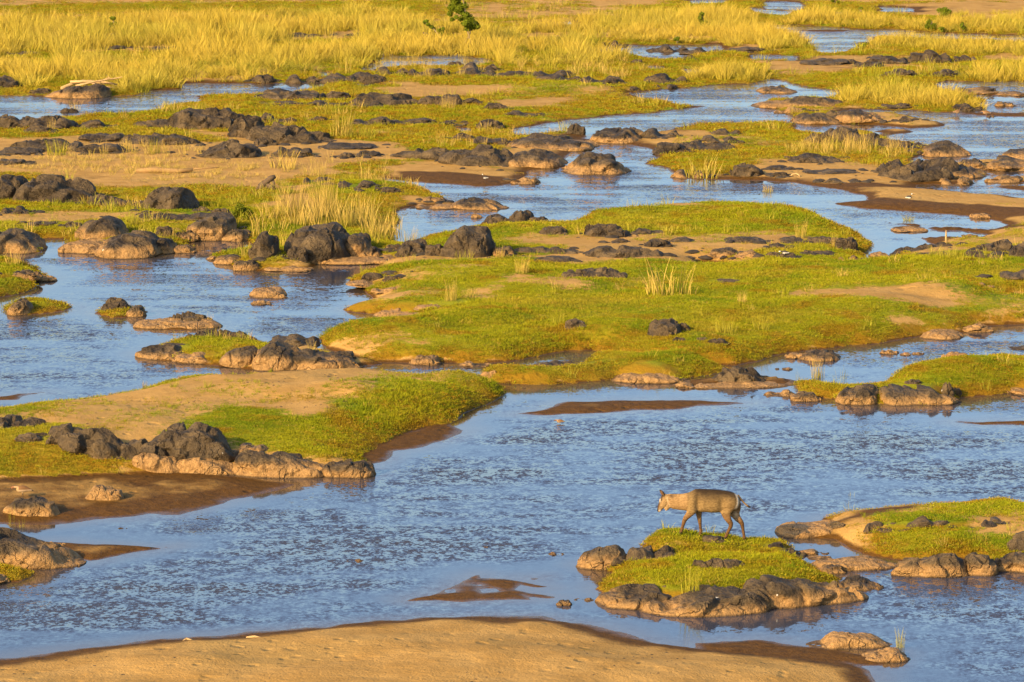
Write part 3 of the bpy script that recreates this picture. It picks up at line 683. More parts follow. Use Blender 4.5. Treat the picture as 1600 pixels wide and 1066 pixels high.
# riffles and glassy reaches seen in the picture: u, v, half-width, half-height, gain
for u, v, a, b, k in [(300,920,420,60,1.5),(700,800,300,60,1.15),(1250,740,420,45,1.2),(1500,960,200,60,1.2),(930,285,110,22,1.7),(1400,365,70,16,1.5),(200,480,200,60,.7),(900,610,160,14,.35),(1350,570,170,22,.6),(120,790,160,22,.5),(840,905,110,30,.45),(1010,985,120,14,.45),(1250,985,150,25,.7),(1150,165,140,16,.8),(150,160,200,14,.6),(700,305,80,12,1.2),(90,600,160,30,.7),(560,940,140,14,.6),(1520,640,160,14,.5),(820,540,90,20,.3),(1480,200,120,14,1.0)]:
    k2 = np.exp(-(((WU.ravel() - u) / a) ** 2 + ((WV.ravel() - v) / b) ** 2))
    rip = rip * (1 + (k - 1) * k2)
rip = np.maximum(rip, 0.75 * sstep(140, 190, WY))
wm = grid_mesh('water', WX, WY, np.zeros_like(WX), wq, M_WATER)
attr(wm, 'ripple', rip); attr(wm, 'shallow', np.clip(1 - depth / 0.22, 0, 1))
water = obj('water', wm, kind='structure', label='shallow braided river, blue sky mirrored in ripples')
# ------------------------------------------------------------------ rocks
def ico(sub):
    bm = bmesh.new()
    bmesh.ops.create_icosphere(bm, subdivisions=sub, radius=1.0)
    v = np.array([x.co[:] for x in bm.verts]); f = [[q.index for q in p.verts] for p in bm.faces]
    bm.free()
    return v, f


ICO = {3: ico(3)}


def rock_body(seed, half, xs, hs, B, size, ns=72, nt=34, boxy=0.72, rough=1.0):
    """a weathered rock: crest line (xs -> hs) along x, rounded cross-section of half depth B; metres"""
    r = np.random.default_rng(seed)
    a = np.linspace(0, math.pi, ns)
    x = -half * np.cos(a)
    h = np.interp(x, xs, hs)
    for _ in range(2):                                     # soften the crest's corners a little
        h[1:-1] = 0.25 * h[:-2] + 0.5 * h[1:-1] + 0.25 * h[2:]
    env = np.clip(1 - np.abs(x / half) ** 2.6, 0, 1) ** 0.5
    b = B * (0.12 + 0.88 * env) * (1 + 0.18 * fbm(np.stack([x / size * 1.5, 0 * x, 0 * x + seed], 1), 2, seed))
    t = np.linspace(-0.10, 1.04, nt) * math.pi
    X, T = np.meshgrid(x, t, indexing='ij')
    Hh, Bb = np.repeat(h[:, None], nt, 1), np.repeat(b[:, None], nt, 1)
    sn, cs = np.sin(T), np.cos(T)
    yy = -Bb * np.sign(cs) * np.abs(cs) ** boxy
    yoff = 0.22 * Bb * fbm(np.stack([X.ravel() / size * 1.2, 0 * X.ravel(), 0 * X.ravel() + seed + 7], 1), 2, seed + 2).reshape(X.shape)
    zz = Hh * np.where(sn > 0, np.abs(sn) ** boxy, -0.9 * np.abs(sn))
    P = np.stack([X.ravel(), (yy + yoff * np.clip(sn, 0, 1)).ravel(), zz.ravel()], 1)
    # outward direction of the section, for displacement
    N_ = np.stack([0.35 * (X / half).ravel(), (-cs * 0.9).ravel(), np.abs(sn).ravel()], 1)
    N_ /= np.linalg.norm(N_, axis=1)[:, None] + 1e-9
    q = P / size
    amp = min(size, 2.2 * float(np.max(hs)) + 0.15 * size)
    d = 0.13 * fbm(q * 2.2 + seed, 3, seed + 11) + 0.075 * fbm(q * 6.5 + seed, 3, seed + 12, 0.6)
    n1 = fbm(q * 1.6 + 3.1 * seed, 2, seed + 13)
    d = d - 0.09 * np.clip(1 - np.abs(n1) / 0.07, 0, 1)                      # clefts
    K = 20                                                                      # fractured faces: tilted plates with open joints
    ext = np.array([half, B, max(hs)]) / size
    sd_ = r.uniform(-1, 1, (K, 3)) * ext * np.array([1, 1, .55]) + np.array([0, 0, .45 * ext[2]])
    qq = q + 0.10 * np.stack([fbm(q * 2.5 + 4, 2, seed + 41), fbm(q * 2.5 + 8, 2, seed + 42), fbm(q * 2.5 + 12, 2, seed + 43)], 1)
    D2 = np.stack([np.linalg.norm((qq - sd_[m]) * np.array([1, 1, 1.3]), axis=1) for m in range(K)], 1)
    o2 = np.argsort(D2, 1)[:, :2]
    d1, d2 = np.take_along_axis(D2, o2[:, :1], 1)[:, 0], np.take_along_axis(D2, o2[:, 1:], 1)[:, 0]
    gr, of = r.normal(0, 1, (K, 3)) * 0.42, r.normal(0, 1, K) * 0.055
    cell = of[o2[:, 0]] + np.sum(gr[o2[:, 0]] * (q - sd_[o2[:, 0]]), 1)
    edge = np.clip((d2 - d1) / 0.07, 0, 1)
    d = 0.55 * d + np.clip(cell, -.16, .12) * edge - 0.055 * (1 - edge)
    low = np.clip(P[:, 2] / (0.25 * float(np.max(hs)) + 1e-6), 0, 1)
    P = P + N_ * (d * amp * rough * (0.25 + 0.75 * low))[:, None]
    F = []
    idx = np.arange(ns * nt).reshape(ns, nt)
    for i in range(ns - 1):
        for k in range(nt - 1):
            F.append((idx[i, k], idx[i + 1, k], idx[i + 1, k + 1], idx[i, k + 1]))
    F.append(tuple(idx[0, ::-1][::-1])); F.append(tuple(idx[-1, ::-1]))
    return P, F


def crisp(me):
    me.set_sharp_from_angle(angle=math.radians(27))
    return me


def generic_rock(seed, kind):
    r = np.random.default_rng(seed)
    xs = np.linspace(-1, 1, 25)
    if kind == 'ledge':
        p, q, wob = r.uniform(2.2, 3.6), r.uniform(.5, .8), .85
    elif kind == 'hump':
        p, q, wob = r.uniform(1.8, 2.8), r.uniform(.55, .85), .18
    else:
        p, q, wob = r.uniform(2.2, 3.4), r.uniform(.42, .6), .10
    c = r.uniform(-.25, .25)
    e = np.where(xs < c, (c - xs) / (1 + c), (xs - c) / (1 - c))
    hs = np.clip(1 - np.abs(e) ** p, 0, 1) ** q * np.clip(1 + wob * 1.6 * fbm(np.stack([xs * 2.3 + seed, 0 * xs, 0 * xs], 1), 2, seed), 0.12, 1.5)
    hs = hs / hs.max()
    hs[0] = hs[-1] = 0.04
    P, F = rock_body(seed, 1.0, xs, hs, 1.0, 1.3, 52, 26, r.uniform(.62, .85), 0.9)
    return crisp(mesh_np('rock', P, F, True, M_ROCK))


LEDGE = [generic_rock(400 + i, 'ledge') for i in range(16)]
HUMP = [generic_rock(500 + i, 'hump') for i in range(14)]
BOULD = [generic_rock(600 + i, 'boulder') for i in range(14)]

# place phrase, group, rocks.  Plain: left right top bottom (photo pixels) kind (d dark, m dark over a silty foot, t silty tan).
# With a crest line: L u v R u v, depth px, kind : u,v points along the crest
ROCKS = [
 ("along the front edge of the antelope's islet", "rocks fronting the antelope's islet",
  "P 934 944 1064 937 12 m:940,938 955,928 980,921 1000,916 1015,914 1040,916 1060,922/P 999 950 1202 950 14 m:1005,940 1025,937 1050,934 1065,928 1088,922 1113,920 1133,917 1150,914 1165,919 1180,922 1198,935/P 1165 946 1350 931 10 m:1172,913 1185,903 1200,900 1232,898 1255,897 1283,902 1300,907 1317,915 1335,923/P 1305 915 1380 919 7 m:1315,905 1327,900 1340,903 1360,910 1372,914"),
 ("behind the turf of the antelope's islet", "rocks on the antelope's islet",
  "P 900 884 980 886 6 m:904,872 912,863 925,859 936,852 950,848 962,847 972,852 976,862/P 942 889 1073 881 8 d:950,872 965,862 985,856 1003,852 1015,858 1035,857 1050,858 1060,865 1068,873/P 1083 885 1168 887 4 d:1086,876 1100,874 1115,872 1135,870 1150,875 1160,880/1170 1234 906 923 d/P 1185 864 1255 872 5 d:1195,851 1210,848 1225,852 1240,860/1094 1134 834 849 d"),
 ("between the antelope's islet and its right neighbour", "slabs between the two near islets",
  "1243 1296 857 869 t/P 1266 886 1402 884 8 t:1280,874 1310,873 1325,869 1350,869 1380,875/1276 1322 878 899 m/1262 1300 867 876 t"),
 ("on the turf islet at the right edge", "rocks on the islet at the right edge",
  "P 1214 835 1326 830 9 t:1220,823 1240,817 1265,813 1290,813 1310,815 1320,820/1290 1324 813 827 d/P 1352 832 1562 827 4 d:1358,820 1372,815 1388,820 1400,820 1415,815 1430,808 1445,805 1460,810 1480,815 1500,816 1520,818 1540,816 1555,823/1520 1592 807 820 d/P 1389 896 1516 898 6 m:1392,888 1405,877 1425,870 1450,866 1470,860 1485,859 1500,866 1510,876/P 1508 897 1557 894 5 m:1511,868 1522,862 1535,862 1545,866 1553,875/P 1548 890 1660 888 6 m:1560,872 1575,862 1600,860 1630,862/1578 1660 824 862 d"),
 ("beside the near sandbank's right tip", "rocks off the near sandbank", "P 1261 1008 1393 1006 8 t:1275,1004 1288,1000 1293,994 1303,987 1318,985 1335,988 1345,985 1362,988 1378,996 1388,1003/P 1345 1030 1422 1028 7 t:1352,1022 1370,1019 1390,1012 1405,1014 1415,1022"),
 ("in the outcrop below the sandy spit", "outcrop below the sandy spit",
  "P -45 672 78 674 6 d:-20,655 10,653 40,655 60,656 72,664/22 68 674 692 d/P 52 700 194 712 7 d:58,674 66,670 78,670 93,664 120,660 140,666 160,671 178,680 188,692/P 176 717 274 722 6 d:180,700 192,690 205,686 222,684 237,684 252,692 265,702/P 226 708 372 712 8 d:240,690 252,678 265,668 280,664 300,665 312,664 325,668 335,670 345,680 358,690 366,700/P 205 729 292 731 6 t:212,710 225,704 245,703 265,707 280,718/P 262 733 384 740 6 t:270,718 290,712 310,708 330,712 355,722 372,732/345 420 690 712 m/P 364 735 510 741 7 m:372,708 385,702 400,700 420,700 445,706 470,712 490,720 502,728/P 497 741 586 743 6 m:500,728 508,722 525,719 545,717 560,717 575,722 582,729"),
 ("on the wet beach at lower left", "rocks on the wet beach", "P 3 798 91 804 6 m:10,790 20,782 28,775 45,771 58,772 70,776 82,784 88,796/P 133 778 193 779 4 t:138,768 143,762 147,757 160,757 175,762 188,764 191,772/P -70 877 132 879 12 m:-30,824 10,823 30,826 50,836 68,845 85,853 105,864 120,872/-70 12 888 916 t/66 104 843 858 t"),
 ("alone in the near channel's ripples", "small stones in the near channel", "538 568 873 880 t/857 883 861 869 t/870 893 936 948 m/895 928 933 941 t/183 199 824 828 m/755 765 853 857 t"),
 ("on the rocky islet above the sandy spit", "rocks of the islet above the spit",
  "P 221 552 302 559 7 m:230,543 240,538 255,536 268,536 280,540 290,548/270 350 549 569 t/P 287 532 404 537 5 d:295,524 310,520 330,516 350,515 370,518 385,520 398,528/P 345 562 412 564 6 m:352,550 365,543 380,540 395,541 406,550/P 395 568 480 570 8 m:402,548 412,540 420,533 432,531 445,538 458,544 470,555/420 500 521 545 d/P 440 571 567 569 8 m:445,554 455,546 470,543 490,548 510,552 530,550 548,550 558,558/520 556 546 562 d"),
 ("standing in the broad left channel", "rocks in the broad left channel",
  "P 14 488 51 489 4 m:20,476 28,467 38,464 46,467 49,478/P 160 484 206 485 4 d:164,474 172,466 185,464 195,468 201,476/P 197 493 229 493 4 m:201,482 210,474 220,476 226,484/P 208 509 346 510 6 t:220,501 245,499 275,498 305,498 328,500 338,504/P 258 506 336 506 4 d:266,496 278,489 292,487 306,490 318,491 328,497/P 391 461 448 462 5 t:395,452 405,448 420,446 435,449 443,454/424 449 459 468 t/392 428 469 478 t/8 62 421 437 m/50 88 428 441 t"),
 ("at the lawn's left shore", "slabs at the lawn's left shore",
  "543 622 436 448 t/565 602 423 440 d/598 626 429 441 d/P 539 482 642 485 6 t:550,477 570,474 590,470 605,472 625,477/P 584 493 664 493 5 t:600,483 625,481 645,485/P 647 481 742 481 5 t:655,476 680,473 705,473 725,476/620 722 487 499 t/580 628 448 458 t"),
 ("along the lawn's front shore", "rocks along the lawn's front shore",
  "641 689 552 572 m/718 770 562 575 t/750 782 577 592 t/800 858 591 602 t/P 833 577 947 588 8 m:842,566 860,563 880,566 905,568 925,574 938,581/P 954 591 1075 592 8 t:965,584 985,580 1010,577 1040,582 1060,585/1055 1102 596 608 t/P 1053 601 1247 597 8 t:1062,597 1090,596 1115,595 1140,592 1180,592 1210,594 1235,595/P 1112 592 1196 593 5 d:1118,586 1126,580 1133,575 1150,571 1165,572 1180,578 1190,587/1195 1242 606 621 t/1236 1284 609 629 m/1228 1260 549 562 t/P 1246 559 1315 560 6 m:1255,552 1268,546 1280,549 1300,549 1308,553/1212 1240 574 580 t"),
 ("in the narrows right of the lawn", "stones in the narrows",
  "1376 1406 546 555 t/1407 1424 551 557 t/1426 1446 550 556 t/1473 1516 547 564 t/1499 1552 555 568 d/P 1436 525 1506 526 6 t:1445,519 1460,515 1478,515 1492,518 1500,522/1504 1552 504 521 t/1570 1640 540 548 d"),
 ("in the outcrop of the far right islet", "outcrop of the far right islet",
  "P 1306 624 1376 627 8 m:1312,612 1322,604 1335,600 1352,599 1365,604 1372,614/P 1366 626 1500 625 9 m:1372,608 1385,603 1400,601 1420,602 1440,601 1455,604 1462,613 1480,612 1492,616/1471 1491 593 620 d/1487 1503 604 619 d/1412 1440 592 601 d/1578 1660 601 619 t"),
 ("half sunk in the lower lawn", "boulders sunk in the lower lawn", "P 1013 520 1065 521 5 d:1016,507 1022,500 1034,497 1048,498 1058,506 1062,514/1059 1078 502 519 d/884 918 495 515 d/1050 1073 526 534 d/1106 1140 528 539 d/1088 1108 527 533 d"),
 ("across the upper lawn and its sand", "dark rocks of the upper lawn",
  "P 877 434 982 434 4 d:882,425 900,422 910,420 930,419 950,420 965,422 975,427/842 905 400 411 d/P 913 366 988 369 4 d:916,357 922,350 935,348 948,346 958,350 968,355 980,363/980 1024 355 368 d/1007 1050 371 388 d/1044 1096 370 380 d/952 985 371 381 d/P 916 399 1040 400 4 d:922,391 935,386 950,386 965,388 975,384 990,383 1010,386 1028,390/P 798 394 924 396 3 d:810,388 830,386 860,388 890,387 910,391/1101 1160 386 403 m/1150 1197 389 403 m/1138 1202 370 381 d/1100 1165 435 443 d"),
 ("at the upper lawn's right end", "rocks at the upper lawn's end",
  "1218 1268 369 381 d/1264 1304 366 382 d/1298 1314 370 381 d/1306 1340 367 392 d/1200 1236 379 389 d/1198 1218 392 401 d/1220 1244 393 405 d/1256 1271 389 399 d/1271 1284 391 399 d/1284 1303 391 400 d/1312 1358 398 410 m/1358 1398 393 403 t"),
 ("below the bend at the right edge", "dark outcrops below the bend",
  "P 1394 399 1498 394 4 d:1405,394 1420,389 1440,385 1460,381 1478,380 1488,386/1440 1472 393 401 d/1470 1494 394 402 d/P 1503 402 1558 402 3 d:1508,396 1515,392 1530,394 1548,399/P 1518 391 1592 391 4 d:1530,386 1548,383 1562,378 1575,376 1585,383/P 1577 399 1670 400 5 d:1585,388 1600,382 1630,380/1550 1574 393 400 d/1568 1660 418 440 d/1515 1554 441 450 t/1396 1452 353 364 t/1517 1550 331 343 t/1504 1530 365 371 m"),
 ("in the boulder row before the reed thicket", "boulder row before the reed thicket",
  "P 397 399 434 401 5 d:400,374 408,362 418,358 427,364 431,380/P 452 393 554 396 9 d:456,372 465,359 480,353 500,350 515,350 527,355 534,365 542,373 549,384/P 539 391 580 392 5 m:542,373 550,364 562,362 572,365 577,377/449 480 382 408 d/558 596 382 405 m/603 628 380 393 m/P 620 397 674 398 6 d:625,385 635,376 648,373 660,376 669,385/664 694 378 401 d/P 688 397 774 398 7 d:693,388 702,372 715,358 728,350 745,350 758,353 766,363 771,382/770 802 381 402 m/P 470 406 600 407 5 t:480,400 520,399 560,400 590,402/P 570 406 664 407 5 t:580,401 620,399 650,402"),
 ("left of the boulder row, at the water", "low rocks left of the boulder row", "318 348 400 408 t/333 394 395 413 m/364 404 403 425 m/412 490 413 426 t"),
 ("on the left bank above the broad channel", "rocks of the left bank",
  "P -18 389 71 390 8 m:-8,364 8,356 25,357 40,362 55,371 65,382/P 102 388 182 393 7 t:112,377 130,374 150,377 170,383/P 153 391 254 393 10 m:160,381 170,372 185,365 200,363 220,364 235,366 245,372 250,384/P 242 392 277 393 5 m:246,376 253,368 262,370 270,381/266 305 379 397 m/P 122 371 197 373 6 m:126,353 135,345 150,340 165,335 178,340 187,348 193,360/243 269 351 371 d/265 309 357 377 m/P 299 363 367 365 7 m:303,347 318,336 335,332 350,332 360,338 365,351/P 347 374 391 375 4 m:352,364 362,356 375,354 385,359/P 198 341 305 342 3 d:210,337 230,334 255,333 280,335/268 345 331 345 d/28 88 345 354 d/100 129 344 355 d/330 361 323 337 d/1 55 320 336 d"),
 ("on the dry grass flat at left", "boulders of the dry flat", "P -30 307 48 309 5 d:-15,272 8,270 25,273 36,282 43,295/P 24 311 154 314 7 d:32,293 45,279 60,275 80,275 100,277 118,278 130,284 142,292 149,303/P 140 318 210 322 4 d:146,302 158,299 172,304 182,311 198,316/P 227 325 304 328 6 d:231,308 240,295 252,289 270,287 285,288 296,296 301,310/204 242 311 325 d/308 326 321 333 d"),
 ("around the tongue of the middle channel", "rocks round the channel tongue",
  "660 694 305 317 m/P 704 323 794 325 5 m:712,316 725,311 745,310 762,314 778,320/650 716 317 328 t/736 753 333 342 t/P 749 353 808 353 4 d:757,346 768,338 780,335 795,340 803,347/P 796 349 834 350 4 d:799,337 808,328 820,324 829,333/826 857 336 353 d/843 887 350 368 d/474 522 274 288 d/520 590 278 295 d/593 625 290 302 d"),
 ("surrounded by the middle channel", "midstream boulder", "P 875 267 985 267 7 m:885,262 893,257 903,247 910,240 920,237 932,241 945,238 955,241 963,250 973,260"),
 ("left of the midstream boulder", "ledges left of the midstream boulder", "P 794 256 884 258 8 m:800,240 815,234 835,234 850,237 862,239 874,247/798 844 275 289 t/P 794 229 934 231 7 m:805,217 820,211 840,212 860,215 880,217 905,220 922,224/886 914 191 211 d"),
 ("right of the midstream boulder", "ledges right of the midstream boulder",
  "P 924 218 1010 220 6 m:932,206 945,200 965,203 985,201 1000,208/1000 1068 197 217 d/1022 1076 218 241 d/P 1058 232 1148 234 4 d:1068,222 1085,219 1105,224 1125,222 1140,228/1092 1157 209 224 d/1113 1156 200 212 d/1048 1106 262 280 m/1143 1193 252 277 d"),
 ("around the dry reeds right of centre", "outcrops round the dry reeds",
  "P 1258 222 1384 226 5 d:1268,214 1280,209 1292,204 1305,199 1318,197 1330,200 1345,205 1360,209 1374,216/P 1350 227 1446 231 4 d:1360,219 1375,216 1395,219 1418,220 1436,225/P 1230 251 1318 253 4 d:1242,243 1258,240 1280,244 1300,247/P 1352 274 1500 278 10 d:1370,262 1385,257 1395,252 1413,254 1432,254 1450,254 1463,250 1480,250 1492,259/P 1450 272 1542 274 6 m:1462,262 1480,256 1500,258 1522,265/1198 1242 258 267 d/1258 1342 263 273 d/1206 1233 267 277 d/1288 1352 277 287 d/1466 1525 271 291 m/1416 1444 232 241 d/P 1438 240 1520 241 6 m:1448,230 1465,224 1480,222 1495,227 1510,234"),
 ("in the channel at the right edge", "rocks of the right-hand channel",
  "1494 1562 245 267 m/1550 1660 244 269 m/1568 1660 229 250 m/1541 1604 271 287 m/1487 1537 160 175 d/1487 1562 135 149 m/1557 1625 142 151 m/1556 1589 158 168 m/1370 1427 161 171 d/1542 1556 180 184 m"),
 ("on the flat islets of the upper channel", "rocks of the upper channel islets",
  "P 1236 190 1322 190 5 m:1245,184 1260,178 1280,177 1300,180 1312,185/1291 1319 171 184 d/P 1310 184 1382 187 4 m:1318,173 1330,168 1345,174 1362,179/1394 1432 182 191 d/1336 1366 186 193 d/P 1176 164 1334 168 5 m:1190,159 1205,155 1222,158 1240,152 1260,150 1285,152 1300,158 1318,163/1212 1262 167 178 t/P 1182 143 1245 143 4 m:1192,138 1205,135 1220,136 1235,139"),
 ("below the upper left pool", "dark ledges below the upper left pool",
  "-12 34 176 201 d/P 20 197 118 199 4 d:30,186 45,180 60,180 80,182 100,183 112,189/116 182 186 202 d/P 206 196 300 197 4 d:215,190 235,186 260,186 285,186/P 262 197 386 199 5 d:270,184 278,175 295,169 320,168 345,168 360,174 376,182/P 364 212 408 215 3 d:369,196 378,180 390,174 400,180 405,196/P 390 216 520 222 5 d:397,192 415,190 435,192 455,198 475,203 495,210 510,217/35 80 193 209 d/94 121 167 177 d"),
 ("among the dry tufts at upper left", "dark rocks among the dry tufts",
  "P 18 232 126 234 5 d:30,224 50,218 75,215 100,219 118,226/-12 64 230 243 d/122 202 207 223 d/P 184 221 310 224 4 d:200,212 225,208 250,211 275,208 298,215/118 202 223 241 d/P 304 242 406 244 5 d:315,232 335,226 360,222 385,225 398,234/395 432 213 229 d/422 487 229 247 d/494 587 223 235 d/529 553 237 248 d/552 594 235 246 d/-10 36 248 258 d"),
 ("on the green flat left of centre", "dark ledges of the green flat",
  "P 396 152 512 154 4 d:405,144 430,140 450,143 475,141 500,146/506 547 140 156 d/P 542 160 656 164 4 d:552,150 570,145 590,149 615,147 640,154/652 697 147 166 d/686 722 144 167 d/716 754 152 165 d/478 547 155 167 d/398 470 158 165 d/545 602 157 169 d/400 462 173 193 d/488 512 181 190 d/550 614 181 197 d/608 682 184 195 d/686 737 187 197 d/743 787 184 203 d/756 792 159 173 d/788 854 171 183 d"),
 ("in the long ledge at centre left", "long dark ledge at centre left", "P 614 242 740 250 4 d:628,238 650,234 680,230 705,231 728,236/P 690 252 812 256 6 d:702,240 718,234 735,232 748,229 765,230 785,236 800,246/704 740 206 221 d/738 802 213 227 d"),
 ("in the ridge before the far golden reeds", "rocky ridge before the far reeds",
  "393 430 113 131 d/443 502 113 132 d/478 547 117 131 d/508 587 109 126 d/543 602 113 131 d/583 642 101 119 d/638 702 104 121 d/698 724 95 105 d/718 782 94 113 d/713 772 105 119 d/758 832 109 121 d/828 902 106 123 d/838 907 116 127 d/902 977 114 133 d/938 974 126 133 d/1008 1072 113 131 d/1018 1062 129 141 d/958 1002 133 143 d"),
 ("at the small pool right of the far reeds", "rocks at the far small pool", "940 982 62 75 d/1010 1074 69 83 d/1063 1124 74 85 d/1128 1202 72 83 d/1068 1087 85 96 d/988 1004 92 101 d"),
 ("beyond the upper left pool", "rocks beyond the upper left pool", "-30 25 115 139 d/48 80 136 148 d/P 72 149 170 151 4 m:82,145 95,140 110,136 125,133 140,131 155,132 163,137 167,145/8 60 79 87 d/140 200 70 78 d/206 262 72 79 d/440 500 51 59 d/505 565 52 58 d/158 192 50 61 d"),
 ("around the far right sand flat", "rocks of the far right flat", "1333 1380 95 106 d/1358 1424 87 101 d/1422 1492 77 100 d/1374 1432 107 121 d/1453 1502 108 121 d/1248 1332 91 103 d/1318 1347 92 101 d/1362 1392 86 93 d/1490 1530 86 98 d"),
]
ORD = 'first second third fourth fifth sixth seventh eighth ninth tenth eleventh twelfth thirteenth fourteenth fifteenth sixteenth seventeenth eighteenth nineteenth twentieth'.split()
KN = {'d': 'dark', 'm': 'dark-topped tan', 't': 'tan'}
rk = 0
ROCK_AT = []
for place, grp, txt in ROCKS:
    items = []
    for t in txt.split('/'):
        if t[0] == 'P':
            hd, cr = t[2:].split(':')
            a, va, b, vb, dep, k = hd.split()
            pts = [tuple(map(float, q.split(','))) for q in cr.split()]
            items.append((float(a), float(b), min(p[1] for p in pts), (float(va) + float(vb)) / 2, k, (float(va), float(vb), float(dep), pts)))
        else:
            a, b, c, d, k = t.split()
            items.append((float(a), float(b), float(c), float(d), k, None))
    items.sort(key=lambda t: t[0] + t[1])
    for i, (u0, u1, vt, vb, k, crest) in enumerate(items):
        rk += 1
        asp = (vb - vt) / (u1 - u0)
        if crest is None:
            uc = (u0 + u1) / 2
            x, y, z = hit(uc, vb - 1)
            s = float(px_per_m(y, z))
            sd = (CAMZ - z) / math.hypot(y, CAMZ); cd = math.sqrt(1 - sd * sd)
            w = (u1 - u0) / s / 2; T = (vb - vt) / s
            b = min(w * random.uniform(0.6, 0.85), 0.34 * T / sd)
            b = max(b, min(0.3 * w, 0.42 * T / sd))
            h = math.sqrt(max((T - b * sd) ** 2 - (b * sd) ** 2, 0.0004)) / cd
            pool = LEDGE if asp < 0.34 else (HUMP if asp < 0.5 else BOULD)
            me, loc, scl = pool[(rk * 7 + i) % len(pool)], (x, y + b, (z if z > 0.02 else 0.0) - 0.02), (w * 1.08, b * 1.15, h * (0.78 if asp > 0.34 else 0.86))
            rz = random.uniform(-0.15, 0.15) + (math.pi if random.random() < 0.5 else 0)
        else:
            va, vbb, dep, pts = crest
            xa, ya, za = hit(u0, va); xb, yb, zb_ = hit(u1, vbb)
            uc = (u0 + u1) / 2
            z = max(0.0, min(za, zb_)) if vb > 0 else 0
            xa, ya = map(float, unproj(u0, va, z)); xb, yb = map(float, unproj(u1, vbb, z))
            cx_, cy_ = (xa + xb) / 2, (ya + yb) / 2
            s = float(px_per_m(cy_, z)); sd = (CAMZ - z) / math.hypot(cy_, CAMZ)
            half = math.hypot(xb - xa, yb - ya) / 2
            w = half
            ang = math.atan2(yb - ya, xb - xa)
            xs, hs = [-half], [0.03]
            for pu, pv in pts:
                f = (pu - u0) / (u1 - u0)
                vax = va + (vbb - va) * f
                xs.append(-half + 2 * half * f); hs.append(max((vax - pv) / s * (0.84 if k == 'd' and va < 330 else 0.9), 0.03))
            xs.append(half); hs.append(0.03)
            h = max(hs)
            b = min(max(dep / s / sd, 0.25 * h), 1.6 * half)
            P_, F_ = rock_body(1000 + rk, half * 1.02, xs, hs, b, max(0.7 * half, 0.6 * h) + 0.25, 84 if u1 - u0 > 60 else 56, 34, 0.66, {'d': 0.9, 'm': 0.6, 't': 0.45}[k])
            me, loc, scl, rz = crisp(mesh_np('rock', P_, F_, True, M_ROCK)), (cx_, cy_, z - 0.02), (1, 1, 1), ang
            x, y = cx_, cy_ - b
        shape = 'boulder' if asp > 0.5 else ('hump' if asp > 0.3 else 'slab')
        size = 'very large' if w * 2 > 3.2 else ('large' if w * 2 > 1.9 else ('medium' if w * 2 > 0.9 else 'small'))
        if len(items) == 1:
            lab = f"{size} {KN[k]} rock {shape} {place}"
        else:
            pos = 'leftmost' if i == 0 else ('rightmost' if i == len(items) - 1 else f"{ORD[i]} from left")
            lab = f"{size} {KN[k]} {shape}, {pos} {place}"
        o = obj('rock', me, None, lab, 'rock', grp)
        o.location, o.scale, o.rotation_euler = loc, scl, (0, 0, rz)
        zb = z if z > 0.02 else 0.0
        if k == 'd':
            o['silt_line'] = zb + 0.02 * h - 0.08
        elif k == 'm':
            o['silt_line'] = zb + h * random.uniform(0.44, 0.58)
        else:
            o['silt_line'] = zb + h * random.uniform(0.9, 1.3) + 0.15
        ROCK_AT.append((loc[0], loc[1], w, b, zb, h))
ROCK_AT = np.array(ROCK_AT)
# ------------------------------------------------------------------ plants
def blades(seed, n, rad, h0, h1, width, bend, segs=3, upright=0.0, mat=None, name='blades', heads=0.0):
    r = np.random.default_rng(seed)
    V, F, tip, hue = [], [], [], []
    for k in range(n):
        a = r.uniform(0, 2 * math.pi); rr = rad * math.sqrt(r.uniform(0, 1))
        bx, by = rr * math.cos(a), rr * math.sin(a)
        h = r.uniform(h0, h1)
        la = a + r.normal(0, 0.7); lean = bend * h * r.uniform(0.2, 1.0) * (1 - upright)
        fa = r.uniform(0, math.pi); fx, fy = math.cos(fa), math.sin(fa)
        hv = r.uniform(0, 1)
        i0 = len(V)
        for s in range(segs + 1):
            t = s / segs
            wd = width * (1 - t ** 1.6) * 0.5 + (0.0015 if s < segs else 0)
            if heads and t > 0.75:
                wd = width * heads * 0.5 * (1.0 if s < segs else 0.3)
            cx = bx + math.cos(la) * lean * t ** 1.8; cy = by + math.sin(la) * lean * t ** 1.8
            cz = h * t * (1 - 0.18 * bend * t)
            V.append((cx - fx * wd, cy - fy * wd, cz)); V.append((cx + fx * wd, cy + fy * wd, cz))
            tip += [t, t]; hue += [hv, hv]
        for s in range(segs):
            j = i0 + 2 * s
            F.append((j, j + 1, j + 3, j + 2))
    me = mesh_np(name, V, F, False, mat)
    attr(me, 'tip', tip); attr(me, 'hue', hue)
    return me


def leafy(seed, n, rad, h, size, mat, name='leaves'):
    r = np.random.default_rng(seed)
    V, F, hue = [], [], []
    for k in range(n):
        a = r.uniform(0, 2 * math.pi); rr = rad * math.sqrt(r.uniform(0, 1))
        c = np.array([rr * math.cos(a), rr * math.sin(a), h * r.uniform(0.25, 1) * (1 - 0.5 * (rr / rad) ** 2)])
        nrm = r.normal(size=3) + np.array([0, -0.3, 0.9]); nrm /= np.linalg.norm(nrm)
        t = np.cross(nrm, r.normal(size=3)); t /= np.linalg.norm(t); b = np.cross(nrm, t)
        s = size * r.uniform(0.6, 1.2); i = len(V)
        V += [c - t * s, c + b * s * .55, c + t * s, c - b * s * .55]
        F.append((i, i + 1, i + 2, i + 3)); hue += [r.uniform(0, 1)] * 4
    me = mesh_np(name, V, F, False, mat)
    attr(me, 'hue', hue)
    return me


LIB = []


